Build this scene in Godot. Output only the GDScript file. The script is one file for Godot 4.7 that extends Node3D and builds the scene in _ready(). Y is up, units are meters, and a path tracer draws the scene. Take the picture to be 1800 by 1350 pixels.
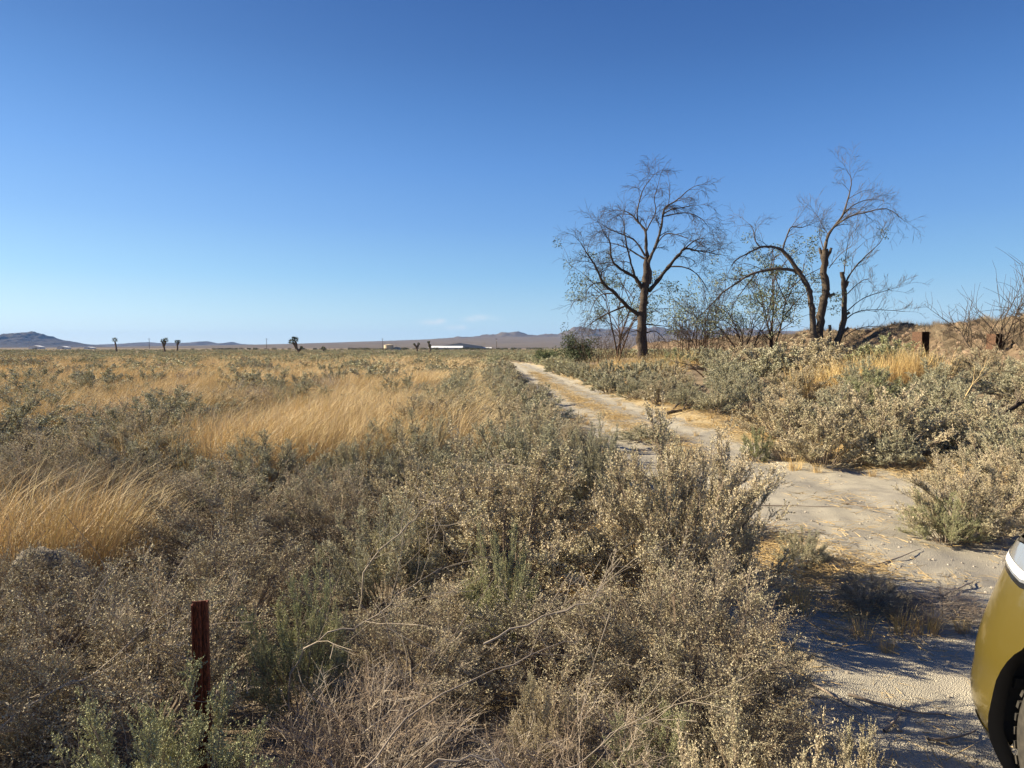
extends Node3D
# A dirt track through desert scrub, golden bunch grass, two bare trees, far hills, late sun.

const EYE := 1.6
var rng := RandomNumberGenerator.new()
var noise := FastNoiseLite.new()
var names := {}

# ---------------------------------------------------------------- mesh collector
class Soup:
	var v := PackedVector3Array()
	var n := PackedVector3Array()
	var c := PackedColorArray()
	var i := PackedInt32Array()
	var smooth := false
	func leaf(p: Vector3, d: Vector3, s: Vector3, col: Color) -> void:      # a kite: p to p+d, half width s
		var k := v.size()
		var m := p + d * 0.45
		v.append(p); v.append(m + s); v.append(p + d); v.append(m - s)
		c.append(col); c.append(col); c.append(col); c.append(col)
		i.append(k); i.append(k + 1); i.append(k + 2); i.append(k); i.append(k + 2); i.append(k + 3)
	func cone(p: Vector3, q: Vector3, r: float, col: Color) -> void:        # a twig that ends in a point
		var d := q - p
		var a := d.cross(Vector3(0.31, 0.2, 0.93) if absf(d.y) > absf(d.z) else Vector3(0.2, 0.93, 0.31)).normalized() * r
		var b := a.cross(d).normalized() * r
		var k := v.size()
		v.append(p + a); v.append(p - a * 0.5 + b * 0.87); v.append(p - a * 0.5 - b * 0.87); v.append(q)
		c.append(col); c.append(col); c.append(col); c.append(col)
		i.append(k); i.append(k + 1); i.append(k + 3); i.append(k + 1); i.append(k + 2); i.append(k + 3); i.append(k + 2); i.append(k); i.append(k + 3)
	func tube(pts: PackedVector3Array, rad: PackedFloat32Array, sides: int, col: Color, wob := 0.0) -> void:
		var k := v.size()
		var m := pts.size()
		var a := Vector3.ZERO
		for j in m:
			var d := (pts[mini(j + 1, m - 1)] - pts[maxi(j - 1, 0)]).normalized()
			if j == 0:
				a = d.cross(Vector3(0.31, 0.2, 0.93) if absf(d.y) > absf(d.z) else Vector3(0.2, 0.93, 0.31)).normalized()
			else:
				a = (a - d * a.dot(d)).normalized()
			var b := d.cross(a)
			for s in sides:
				var t := TAU * s / sides
				var u := a * cos(t) + b * sin(t)
				var w := 1.0 + wob * sin(7.0 * s + 3.1 * j) * 0.6 + wob * sin(2.3 * s + 1.7 * j)
				v.append(pts[j] + u * rad[j] * w)
				if smooth:
					n.append(u)
				c.append(col)
		for j in m - 1:
			for s in sides:
				var s2 := (s + 1) % sides
				var p0 := k + j * sides + s
				var p1 := k + j * sides + s2
				i.append(p0); i.append(p1); i.append(p0 + sides)
				i.append(p1); i.append(p1 + sides); i.append(p0 + sides)
		if rad[m - 1] > 0.004:
			var t0 := k + (m - 1) * sides
			for s in range(1, sides - 1):
				i.append(t0); i.append(t0 + s); i.append(t0 + s + 1)
	func quad(p: Vector3, q: Vector3, r: Vector3, s: Vector3, col := Color.WHITE) -> void:
		var k := v.size()
		v.append(p); v.append(q); v.append(r); v.append(s)
		if smooth:
			var nn := (r - p).cross(q - p).normalized()
			for t in 4: n.append(nn)
		for t in 4: c.append(col)
		i.append(k); i.append(k + 1); i.append(k + 2); i.append(k); i.append(k + 2); i.append(k + 3)
	func box(o: Vector3, e: Vector3, col := Color.WHITE, turn := Basis()) -> void:   # centre, half sizes
		var x := turn * Vector3(e.x, 0, 0)
		var y := turn * Vector3(0, e.y, 0)
		var z := turn * Vector3(0, 0, e.z)
		quad(o - x - y + z, o - x + y + z, o + x + y + z, o + x - y + z, col)
		quad(o + x - y - z, o + x + y - z, o - x + y - z, o - x - y - z, col)
		quad(o - x - y - z, o - x + y - z, o - x + y + z, o - x - y + z, col)
		quad(o + x - y + z, o + x + y + z, o + x + y - z, o + x - y - z, col)
		quad(o - x + y + z, o - x + y - z, o + x + y - z, o + x + y + z, col)
		quad(o - x - y - z, o - x - y + z, o + x - y + z, o + x - y - z, col)
	func done() -> ArrayMesh:
		var m := ArrayMesh.new()
		if v.is_empty():
			return m
		if smooth and n.size() == v.size():          # faces wound to agree with their normals
			for k in range(0, i.size(), 3):
				var p := i[k]
				var q := i[k + 1]
				var r := i[k + 2]
				if (v[r] - v[p]).cross(v[q] - v[p]).dot(n[p] + n[q] + n[r]) < 0.0:
					i[k + 1] = r
					i[k + 2] = q
		var arr := []
		arr.resize(Mesh.ARRAY_MAX)
		arr[Mesh.ARRAY_VERTEX] = v
		if smooth and n.size() == v.size():
			arr[Mesh.ARRAY_NORMAL] = n
		arr[Mesh.ARRAY_COLOR] = c
		arr[Mesh.ARRAY_INDEX] = i
		m.add_surface_from_arrays(Mesh.PRIMITIVE_TRIANGLES, arr)
		return m

# ---------------------------------------------------------------- helpers
func rf(a: float, b: float) -> float:
	return rng.randf_range(a, b)

func rv() -> Vector3:
	return Vector3(rng.randf() * 2.0 - 1.0, rng.randf() * 2.0 - 1.0, rng.randf() * 2.0 - 1.0)

func numbered(called: String) -> String:
	var k: int = names.get(called, 0)
	names[called] = k + 1
	return called if k == 0 else "%s_%03d" % [called, k]

func thing(called: String, label: String, category: String, at := Vector3.ZERO, turn := 0.0, group := "") -> Node3D:
	var o := Node3D.new()
	o.name = numbered(called)
	add_child(o)
	o.position = at
	o.rotation.y = turn
	tag(o, label, category, group)
	return o

func tag(o: Node, label: String, category := "", group := "", kind := "") -> void:
	if label: o.set_meta("label", label)
	if category: o.set_meta("category", category)
	if group: o.set_meta("group", group)
	if kind: o.set_meta("kind", kind)

func part(called: String, mesh: Mesh, mat: Material, parent: Node) -> MeshInstance3D:
	var o := MeshInstance3D.new()
	o.name = called if parent != self else numbered(called)
	o.mesh = mesh
	o.material_override = mat
	parent.add_child(o, true)
	return o

func struct(called: String, mesh: Mesh, mat: Material, label: String) -> MeshInstance3D:
	var o := part(called, mesh, mat, self)
	tag(o, label, "", "", "structure")
	return o

func paint(rough := 0.9, spec := 0.3) -> StandardMaterial3D:      # takes its colour from the vertices
	var m := StandardMaterial3D.new()
	m.vertex_color_use_as_albedo = true
	m.roughness = rough
	m.metallic_specular = spec
	m.cull_mode = BaseMaterial3D.CULL_DISABLED
	return m

func plain(col: Color, rough := 0.8, metal := 0.0) -> StandardMaterial3D:   # col is a linear base colour
	var m := StandardMaterial3D.new()
	m.albedo_color = col.linear_to_srgb()
	m.roughness = rough
	m.metallic = metal
	m.cull_mode = BaseMaterial3D.CULL_DISABLED
	return m

func noise_tex(freq: float, oct: int, lo: Color, hi: Color, size := 512, sd := 1) -> NoiseTexture2D:
	var t := NoiseTexture2D.new()
	t.width = size
	t.height = size
	t.seamless = true
	var f := FastNoiseLite.new()
	f.seed = sd
	f.frequency = freq
	f.fractal_octaves = oct
	f.noise_type = FastNoiseLite.TYPE_SIMPLEX_SMOOTH
	t.noise = f
	var g := Gradient.new()
	g.set_color(0, lo)
	g.set_color(1, hi)
	t.color_ramp = g
	return t

func sm(a: float, b: float, x: float) -> float:
	return smoothstep(a, b, x)

# ---------------------------------------------------------------- the lie of the land
func road_x(z: float) -> float:            # centre of the track; z is negative ahead
	var d := -z
	var pts := [[-30.0, 2.5], [0.0, 2.5], [4.0, 2.75], [7.5, 3.1], [11.0, 2.85], [16.0, 2.55], [23.0, 2.15], [35.0, 1.8], [52.0, 1.5], [66.0, 1.0], [95.0, -5.0], [140.0, -24.0], [400.0, -160.0]]
	for k in pts.size() - 1:
		if d <= pts[k + 1][0]:
			var t: float = clampf((d - pts[k][0]) / (pts[k + 1][0] - pts[k][0]), 0.0, 1.0)
			t = t * t * (3.0 - 2.0 * t)
			return lerpf(pts[k][1], pts[k + 1][1], t)
	return -160.0

func road_half(z: float) -> float:
	var d := -z
	return 1.45 + 0.25 * exp(-pow((d - 8.0) / 3.0, 2.0)) - 0.25 * sm(20.0, 60.0, d)

func road_off(x: float, z: float) -> float:     # signed offset over half width
	var o := (x - road_x(z)) / road_half(z)
	if x > road_x(z):                                  # the pull-out towards the big scrub
		o /= 1.0 + 0.75 * exp(-pow((-z - 7.3) / 1.7, 2.0))
	return o

func height(x: float, z: float) -> float:
	var far := clampf(1.0 - Vector2(x, z).length() / 400.0, 0.0, 1.0)
	var y := noise.get_noise_2d(x * 2.2, z * 2.2) * 0.10 * far + noise.get_noise_2d(x * 11.0 + 50.0, z * 11.0) * 0.03 * far
	var o := absf(road_off(x, z))
	var on := 1.0 - sm(0.85, 1.25, o)
	y *= lerpf(1.0, 0.35, on)
	y -= 0.035 * on
	y += 0.06 * exp(-pow((o - 1.25) / 0.25, 2.0)) * far
	var w := road_half(z)
	var off := x - road_x(z)
	var rut := exp(-pow((absf(off) - 0.75) / 0.24, 2.0))
	y -= 0.03 * rut * far
	y += on * (noise.get_noise_2d(x * 40.0, z * 40.0 + 90.0) * 0.022 + noise.get_noise_2d(x * 120.0, z * 120.0) * 0.003) * far
	y += 0.7 * sm(4.5, 12.0, x - 0.02 * z) * sm(6.0, 16.0, -z) * (1.0 - sm(120.0, 300.0, -z))
	return y

# ---------------------------------------------------------------- shrubs
# returns [stems, foliage]; about 1 m tall and 1.3 m across
func shrub(sd: int, p: Dictionary) -> Array:
	rng.seed = sd
	var st := Soup.new()
	var fo := Soup.new()
	var pal: Array = p.leaf
	var wood: Array = p.wood
	var up: float = p.get("up", 0.35)
	var rough: float = p.get("wild", 0.55)
	var ph := rf(0, TAU)
	for a in p.n1:
		var az: float = a * 2.39996 + rf(-0.3, 0.3)
		var th: float = sqrt((a + 0.5) / p.n1) * 1.5 + rf(-0.12, 0.12)
		var lump: float = 0.86 + 0.14 * sin(3.0 * az + ph) * sin(th * 2.0) + rf(-0.13, 0.10)
		var tip := Vector3(sin(th) * cos(az) * 0.62, 0.10 + 0.82 * maxf(cos(th), 0.0), sin(th) * sin(az) * 0.62) * lump
		var foot := Vector3(cos(az), 0, sin(az)) * rf(0.01, 0.10) + Vector3(0, -0.06, 0)
		var bow := foot.lerp(tip, 0.5) + Vector3(0, 0.10, 0) + rv() * 0.07
		var pts := PackedVector3Array()
		for k in 5:
			var t := k / 4.0
			pts.append(foot.lerp(bow, t).lerp(bow.lerp(tip, t), t) + rv() * 0.012)
		var r0: float = p.thick * rf(0.7, 1.3)
		st.tube(pts, PackedFloat32Array([r0, r0 * 0.8, r0 * 0.62, r0 * 0.45, r0 * 0.25]), 3, wood[rng.randi() % wood.size()])
		var base: Color = pal[rng.randi() % pal.size()]
		for b in p.n2:
			var t: float = lerpf(0.28, 1.0, pow(rng.randf(), 0.75))
			var o := foot.lerp(bow, t).lerp(bow.lerp(tip, t), t)
			var tan := (bow - foot).lerp(tip - bow, t).normalized()
			var outw := (o - Vector3(0, 0.25, 0)).normalized()
			var d := (tan * 0.6 + outw * 0.45 + rv() * rough + Vector3(0, up, 0)).normalized()
			var len2: float = p.len2 * rf(0.6, 1.2)
			var q := o + d * len2 * 0.55
			var d2 := (d + rv() * 0.25 + Vector3(0, up * 0.6, 0)).normalized()
			var e := q + d2 * len2 * 0.45
			var wc: Color = wood[rng.randi() % wood.size()]
			st.tube(PackedVector3Array([o, q, e]), PackedFloat32Array([p.twig * 1.7, p.twig * 1.2, p.twig * 0.5]), 3, wc)
			var tone: Color = base.lerp(pal[rng.randi() % pal.size()], 0.65)
			for k in p.n3:
				var u := lerpf(0.12, 1.0, rng.randf())
				var s := o.lerp(q, u / 0.55) if u < 0.55 else q.lerp(e, (u - 0.55) / 0.45)
				var d3 := (d * 0.6 + rv() * 0.75 + Vector3(0, up, 0)).normalized()
				var len3: float = p.len3 * rf(0.5, 1.3)
				var f := s + d3 * len3
				st.cone(s, f, p.twig, wc)
				var col := tone * rf(0.88, 1.12)
				col.a = 1.0
				for l in p.nl:
					var g := s.lerp(f, rf(0.15, 1.05))
					var ld: Vector3 = (d3 * 0.7 + rv()).normalized() * (p.ll * rf(0.6, 1.25))
					var side: Vector3 = ld.cross(rv()).normalized() * (p.lw * rf(0.7, 1.2))
					fo.leaf(g, ld, side, col)
	return [st.done(), fo.done()]

var M := {}
var bush := {}       # kind -> level -> [ [stems, foliage], ... ]

func make_shrubs() -> void:
	var grey := [Color(0.42, 0.41, 0.29), Color(0.37, 0.37, 0.26), Color(0.50, 0.475, 0.345), Color(0.42, 0.40, 0.275)]
	var tan := [Color(0.51, 0.445, 0.31), Color(0.46, 0.405, 0.275), Color(0.42, 0.395, 0.265), Color(0.55, 0.48, 0.34)]
	var dead := [Color(0.33, 0.27, 0.19), Color(0.27, 0.22, 0.16), Color(0.40, 0.33, 0.23)]
	var green := [Color(0.35, 0.365, 0.205), Color(0.40, 0.40, 0.24), Color(0.31, 0.33, 0.195)]
	var wood := [Color(0.22, 0.175, 0.13), Color(0.30, 0.25, 0.20), Color(0.17, 0.135, 0.105)]
	var pale := [Color(0.30, 0.25, 0.20), Color(0.40, 0.35, 0.29), Color(0.20, 0.165, 0.13), Color(0.26, 0.20, 0.15)]
	var kinds := {
		"grey": {"leaf": grey, "wood": wood, "up": 0.45, "wild": 0.5, "full": 1.0},
		"tan": {"leaf": tan, "wood": wood, "up": 0.5, "wild": 0.55, "full": 0.85},
		"dead": {"leaf": dead, "wood": pale, "up": 0.2, "wild": 0.8, "full": 0.3, "bare": true},
		"dry": {"leaf": [Color(0.41, 0.36, 0.25), Color(0.36, 0.32, 0.22), Color(0.46, 0.405, 0.285), Color(0.37, 0.35, 0.235)], "wood": [Color(0.26, 0.215, 0.17), Color(0.34, 0.29, 0.235), Color(0.19, 0.155, 0.12), Color(0.25, 0.19, 0.14)], "up": 0.3, "wild": 0.7, "full": 0.5},
		"green": {"leaf": green, "wood": wood, "up": 0.55, "wild": 0.5, "full": 1.0},
	}
	for kind in kinds:
		var k: Dictionary = kinds[kind]
		var near := {"n1": 42, "n2": 12, "n3": 10, "nl": int(round(22 * k.full)), "len2": 0.19, "len3": 0.066, "ll": 0.0125, "lw": 0.0029, "thick": 0.007, "twig": 0.0014}
		var mid := {"n1": 36, "n2": 10, "n3": 7, "nl": int(ceil(20 * k.full)), "len2": 0.19, "len3": 0.075, "ll": 0.018, "lw": 0.005, "thick": 0.008, "twig": 0.002}
		var low := {"n1": 28, "n2": 8, "n3": 6, "nl": int(ceil(11 * k.full)), "len2": 0.20, "len3": 0.09, "ll": 0.038, "lw": 0.0105, "thick": 0.010, "twig": 0.004}
		if kind == "dry":
			near.merge({"n3": 15, "nl": 8, "ll": 0.011, "len3": 0.085}, true)
		elif not k.has("bare"):
			near.merge({"n3": 12, "nl": 19, "ll": 0.0115, "lw": 0.0027}, true)
		if k.has("bare"):
			near.merge({"len2": 0.34, "len3": 0.17, "n1": 44, "n3": 10, "nl": 2, "ll": 0.012, "lw": 0.003, "twig": 0.0015}, true)
			mid.merge({"len2": 0.32, "len3": 0.18, "n3": 8, "nl": 2}, true)
			low.merge({"nl": 3}, true)
		bush[kind] = {}
		var lv := {"near": [near, 2], "mid": [mid, 2 if kind in ["grey", "tan"] else 1], "low": [low, 3 if kind in ["grey", "tan"] else 2]}
		if kind == "dry":
			lv.erase("low")
		if kind == "green":
			lv["near"][1] = 1
		for level in lv:
			bush[kind][level] = []
			for s in lv[level][1]:
				var pr: Dictionary = lv[level][0].duplicate()
				pr.merge(k)
				bush[kind][level].append(shrub(hash(kind + level) % 9973 + s * 17, pr))
	M.wood = paint(0.85, 0.3)
	M.leaves = paint(0.8, 0.25)
	M.leaves.backlight_enabled = true
	M.leaves.backlight = Color(0.26, 0.25, 0.2)

var n_shrubs := 0
func put_shrub(kind: String, x: float, z: float, h: float, w: float, label: String, group := "", turn := -1.0) -> void:
	var d := Vector2(x, z).length()
	var level := "near" if d < 9.5 else ("mid" if d < 24.0 else "low")
	var forms: Array = bush[kind][level]
	var f: Array = forms[n_shrubs % forms.size()]
	var called := {"grey": "saltbush", "tan": "dry_saltbush", "dead": "dead_shrub", "dry": "twiggy_saltbush", "green": "green_shrub"}
	var o := thing(called[kind], label, "shrub", Vector3(x, height(x, z) - 0.02, z), turn if turn >= 0.0 else rf(0, TAU), group)
	o.scale = Vector3(w / 1.25, h, w / 1.25)
	part("stems", f[0], M.wood, o)
	part("foliage", f[1], M.leaves, o)
	n_shrubs += 1

# ---------------------------------------------------------------- trees
func grow(so: Soup, p: Vector3, d: Vector3, length: float, r: float, level: int, o: Dictionary, tips: Array) -> void:
	var segs := 5 if level > 1 else 3
	var pts := PackedVector3Array([p])
	var rad := PackedFloat32Array([r])
	var q := p
	var dd := d
	for k in segs:
		dd = (dd + rv() * o.wig + Vector3(0, -o.droop * (k + 1) / segs, 0)).normalized()
		q += dd * length / segs
		pts.append(q)
		rad.append(maxf(r * (1.0 - 0.8 * (k + 1) / segs), o.fine))
	so.tube(pts, rad, 4 if level > 1 else 3, o.bark[rng.randi() % o.bark.size()])
	tips.append([q, dd])
	if level <= 0:
		return
	var n: int = o.kids[level - 1]
	for k in n:
		var t := lerpf(0.2, 1.0, (k + rng.randf()) / n)
		var f := t * segs
		var a := mini(int(f), segs - 1)
		var at := pts[a].lerp(pts[a + 1], f - a)
		var ax := (pts[a + 1] - pts[a]).normalized()
		var nd := (ax * 0.75 + (rv().cross(ax)).normalized() * rf(0.45, 0.95) + Vector3(0, o.lift, 0)).normalized()
		grow(so, at, nd, length * rf(0.38, 0.7), maxf(r * 0.45, o.fine), level - 1, o, tips)

func limb(so: Soup, path: Array, r0: float, r1: float, sides: int, col: Color, zs: Array, o: Dictionary, tips: Array, from := 0.35) -> void:
	# path: [x, y] in metres in the plane of the tree; zs: depth at its start and end
	var raw := PackedVector3Array()
	for k in path.size():
		var t := float(k) / (path.size() - 1)
		raw.append(Vector3(path[k][0], path[k][1], lerpf(zs[0], zs[1], t)))
	var pts := PackedVector3Array()
	var rad := PackedFloat32Array()
	var m := raw.size()
	for k in m - 1:
		for s in 4:
			var t := s / 4.0
			var q := raw[k].cubic_interpolate(raw[k + 1], raw[maxi(k - 1, 0)], raw[mini(k + 2, m - 1)], t)
			pts.append(q + rv() * r0 * 0.16)
			rad.append(lerpf(r0, r1, (k + t) / (m - 1)) * rf(0.92, 1.08))
	pts.append(raw[m - 1])
	rad.append(r1)
	so.tube(pts, rad, sides, col, 0.16)
	var length := 0.0
	for k in pts.size() - 1:
		length += pts[k].distance_to(pts[k + 1])
	if o.is_empty():
		return
	var n := int(length * o.per)
	for k in n:
		var t := lerpf(from, 1.0, (k + rng.randf()) / n)
		var f := t * (pts.size() - 1)
		var a := mini(int(f), pts.size() - 2)
		var at := pts[a].lerp(pts[a + 1], f - a)
		var ax := (pts[a + 1] - pts[a]).normalized()
		var nd := (ax * 0.7 + rv().cross(ax).normalized() * rf(0.5, 1.0) + Vector3(0, o.lift, 0)).normalized()
		grow(so, at, nd, o.len * rf(0.5, 1.15), minf(rad[a] * 0.5, o.r), 2, o, tips)
	grow(so, pts[pts.size() - 1], (pts[pts.size() - 1] - pts[pts.size() - 2]).normalized(), o.len * 0.9, r1 * 0.9, 2, o, tips)

func leaves_on(tips: Array, share: float, n: int, spread: float, ll: float, lw: float, pal: Array, droop: float) -> ArrayMesh:
	var fo := Soup.new()
	for t in tips:
		if rng.randf() > share:
			continue
		var col: Color = pal[rng.randi() % pal.size()] * rf(0.8, 1.2)
		col.a = 1.0
		for k in n:
			var d: Vector3 = (rv() + t[1] * 0.5 + Vector3(0, -droop, 0)).normalized() * ll * rf(0.6, 1.3)
			fo.leaf(t[0] + rv() * spread, d, d.cross(rv()).normalized() * lw, col)
	return fo.done()

const S := 0.0109      # metres for one unit of the limb tables below
func pl(a: Array, ox: float, oy: float) -> Array:
	var out := []
	for k in range(0, a.size(), 2):
		out.append([(a[k] - ox) * S, (oy - a[k + 1]) * S])
	return out

# ================================================================ scene
func _ready() -> void:
	# ---- camera
	var cam := Camera3D.new()
	cam.name = "camera"
	cam.fov = 56.8
	cam.near = 0.05
	cam.far = 40000.0
	cam.position = Vector3(0, EYE, 0)
	cam.rotation_degrees = Vector3(-2.9, 0, 0)
	add_child(cam)
	cam.current = true
	# ---- sun: from beside and a little ahead, low
	var sun := DirectionalLight3D.new()
	sun.name = "sun"
	var az := deg_to_rad(12.0)
	var el := deg_to_rad(26.5)
	var to_sun := Vector3(-cos(az) * cos(el), sin(el), -sin(az) * cos(el))
	sun.look_at_from_position(Vector3.ZERO, -to_sun, Vector3.UP)
	sun.light_energy = 1.55
	sun.light_color = Color(1.0, 0.93, 0.80)
	sun.light_angular_distance = 0.5
	sun.shadow_enabled = true
	add_child(sun)
	# ---- sky and air
	var env := Environment.new()
	env.background_mode = Environment.BG_SKY
	env.sky = Sky.new()
	env.sky.sky_material = sky_material(to_sun)
	env.tonemap_mode = Environment.TONE_MAPPER_LINEAR
	env.tonemap_exposure = 2.75
	env.background_energy_multiplier = 0.364
	env.fog_enabled = true
	env.fog_density = 0.000034
	env.fog_light_color = Color(0.52, 0.71, 1.0)
	env.sdfgi_enabled = true
	env.ssao_enabled = true
	env.ssil_enabled = true
	var we := WorldEnvironment.new()
	we.name = "world_environment"
	we.environment = env
	add_child(we)

	noise.seed = 7
	noise.frequency = 0.05
	noise.fractal_octaves = 3
	make_ground()
	make_hills()
	make_berm()
	make_shrubs()
	place_trees()
	place_shrubs()
	place_grass()
	place_far_things()
	place_dead_wood()
	place_posts()
	make_car()
	print("shrubs ", n_shrubs)

func sky_material(to_sun: Vector3) -> PanoramaSkyMaterial:
	var w := 512
	var h := 256
	# elevation in degrees, colour as seen
	var stops := [[0.0, Color8(226, 244, 250)], [1.2, Color8(216, 240, 250)], [2.6, Color8(200, 234, 250)], [5.6, Color8(162, 211, 248)], [9.65, Color8(132, 183, 240)], [14.0, Color8(110, 162, 228)], [18.3, Color8(91, 141, 208)], [21.9, Color8(78, 124, 190)], [26.1, Color8(67, 110, 176)], [40.0, Color8(52, 90, 155)], [90.0, Color8(42, 74, 135)]]
	var im := Image.create(w + 8, h, false, Image.FORMAT_RGBF)      # four columns over at each side, cut off again below
	for y in h:
		var e := 90.0 - (y + 0.5) / h * 180.0
		var col: Color = stops[0][1]
		for k in stops.size() - 1:
			if e >= stops[k][0] and e <= stops[k + 1][0]:
				col = stops[k][1].lerp(stops[k + 1][1], (e - stops[k][0]) / (stops[k + 1][0] - stops[k][0]))
		col = col.srgb_to_linear()
		for x in w + 8:
			var a := (x - 3.5) / w * TAU          # the picture's edge lies straight ahead
			var er := deg_to_rad(e)
			var dir := Vector3(sin(a) * cos(er), sin(er), -cos(a) * cos(er))
			var s := dir.dot(to_sun)
			var g := -0.14 + 0.64 * pow(maxf(s, 0.0), 2.0)          # brighter and whiter towards the sun
			im.set_pixel(x, y, Color(col.r * (1.0 + 1.5 * g), col.g * (1.0 + 1.1 * g), col.b * (1.0 + 0.75 * g)))
	im.resize(2080, 1024, Image.INTERPOLATE_CUBIC)
	im = im.get_region(Rect2i(16, 0, 2048, 1024))
	# a few small fair-weather clouds low over the hills: azimuth, elevation, half width, half height in degrees
	var cl := [[-6.4, 2.05, 0.75, 0.13], [-5.7, 2.15, 0.4, 0.11], [-4.7, 1.6, 0.7, 0.08], [-4.1, 1.65, 0.35, 0.11], [-3.3, 2.3, 0.6, 0.10], [-2.5, 2.45, 0.7, 0.12], [-1.4, 2.3, 0.6, 0.06]]
	var nz := FastNoiseLite.new()
	nz.seed = 3
	nz.frequency = 0.14
	for y in range(490, 512):
		for xx in range(-64, 6):
			var x := posmod(xx, 2048)
			var a := (xx + 0.5) / 2048.0 * 360.0
			var e := 90.0 - (y + 0.5) / 1024.0 * 180.0
			var amt := 0.0
			for c in cl:
				var q := Vector2((a - c[0]) / c[2], (e - c[1]) / c[3])
				amt = maxf(amt, exp(-q.length_squared()) * (0.75 + 0.6 * nz.get_noise_2d(xx * 2.0, y * 6.0)))
			im.set_pixel(x, y, im.get_pixel(x, y).lerp(Color(0.86, 0.89, 0.92), clampf(amt * 1.0, 0.0, 0.8)))
	var m := PanoramaSkyMaterial.new()
	m.panorama = ImageTexture.create_from_image(im)
	return m

# ---------------------------------------------------------------- ground
func soil(x: float, z: float) -> Color:
	var o := absf(road_off(x, z)) + noise.get_noise_2d(x * 16.0, z * 16.0 + 400.0) * 0.35 + noise.get_noise_2d(x * 60.0, z * 60.0) * 0.2
	var sand := Color(0.47, 0.44, 0.365).lerp(Color(0.38, 0.36, 0.31), clampf(0.5 + noise.get_noise_2d(x * 9.0 + 9.0, z * 9.0) * 1.6 + noise.get_noise_2d(x * 70.0 + 9.0, z * 70.0) * 1.2, 0.0, 1.0))
	var straw := Color(0.47, 0.38, 0.22)
	var earth := Color(0.21, 0.17, 0.125).lerp(Color(0.31, 0.25, 0.165), clampf(0.5 + noise.get_noise_2d(x * 3.0, z * 3.0 + 70.0) * 1.8, 0.0, 1.0))
	var col := sand.lerp(straw, sm(0.80, 1.0, o) * 0.8).lerp(earth, sm(1.1, 1.5, o))
	var mid := exp(-pow((x - road_x(z) + 0.1) / 0.30, 2.0)) * sm(9.0, 15.0, -z)        # straw on the crown between the tracks
	col = col.lerp(straw, mid * clampf(0.35 + noise.get_noise_2d(x * 20.0, z * 14.0) * 2.5, 0.0, 0.9))
	return col

func make_ground() -> void:
	var xs := []
	var zs := []
	# columns: 6 cm steps where the track is near, widening outwards
	var x := 1.0
	while x < 6.0:
		xs.append(x); x += 0.06
	var step := 0.06
	while x < 11000.0:
		xs.append(x); step *= 1.09; x += step
	x = 1.0 - 0.06
	step = 0.06
	while x > -11000.0:
		xs.push_front(x); step *= 1.09; x -= step
	var z := -12.0
	step = 0.06
	while z > -12500.0:
		zs.append(z); step *= 1.045; z -= step
	z = -12.0 + 0.06
	step = 0.06
	while z < -2.0:
		zs.push_front(z); z += 0.06
	while z < 3000.0:
		zs.push_front(z); step *= 1.15; z += step
	var vs := PackedVector3Array()
	var cs := PackedColorArray()
	var nn := PackedVector3Array()
	for zz in zs:
		for xx in xs:
			vs.append(Vector3(xx, height(xx, zz), zz))
			cs.append(soil(xx, zz))
	var W: int = xs.size()
	var H: int = zs.size()
	for b in H:
		for a in W:
			var l := vs[b * W + maxi(a - 1, 0)]
			var r := vs[b * W + mini(a + 1, W - 1)]
			var u := vs[mini(b + 1, H - 1) * W + a]
			var d := vs[maxi(b - 1, 0) * W + a]
			nn.append((r - l).cross(u - d).normalized())
	var gi := PackedInt32Array()
	var ri := PackedInt32Array()
	for b in H - 1:
		for a in W - 1:
			var k := b * W + a
			var mx: float = (xs[a] + xs[a + 1]) * 0.5
			var mz: float = (zs[b] + zs[b + 1]) * 0.5
			var t := PackedInt32Array([k, k + W, k + 1, k + 1, k + W, k + W + 1])
			if absf(road_off(mx, mz)) < 1.05 and mz > -110.0:
				ri.append_array(t)
			else:
				gi.append_array(t)
	var mat := paint(0.95, 0.2)
	mat.uv1_triplanar = true
	mat.uv1_world_triplanar = true
	mat.uv1_scale = Vector3(0.9, 0.9, 0.9)
	mat.albedo_texture = noise_tex(0.05, 6, Color(0.88, 0.87, 0.86), Color(1, 1, 1), 1024, 5)
	mat.heightmap_enabled = true
	mat.heightmap_texture = noise_tex(0.11, 5, Color(0, 0, 0), Color(1, 1, 1), 1024, 9)
	mat.heightmap_scale = 0.9
	M.ground = mat
	struct("ground", sheet(vs, nn, cs, gi), mat, "sandy desert floor strewn with straw between the shrubs")
	struct("dirt_road", sheet(vs, nn, cs, ri), mat, "pale sandy two-track dirt road running straight to the horizon")

func sheet(vs: PackedVector3Array, nn: PackedVector3Array, cs: PackedColorArray, ind: PackedInt32Array) -> ArrayMesh:
	var map := {}
	var v := PackedVector3Array()
	var n := PackedVector3Array()
	var c := PackedColorArray()
	var out := PackedInt32Array()
	for k in ind:
		if not map.has(k):
			map[k] = v.size()
			v.append(vs[k]); n.append(nn[k]); c.append(cs[k])
		out.append(map[k])
	var arr := []
	arr.resize(Mesh.ARRAY_MAX)
	arr[Mesh.ARRAY_VERTEX] = v
	arr[Mesh.ARRAY_NORMAL] = n
	arr[Mesh.ARRAY_COLOR] = c
	arr[Mesh.ARRAY_INDEX] = out
	var m := ArrayMesh.new()
	m.add_surface_from_arrays(Mesh.PRIMITIVE_TRIANGLES, arr)
	return m

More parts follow.
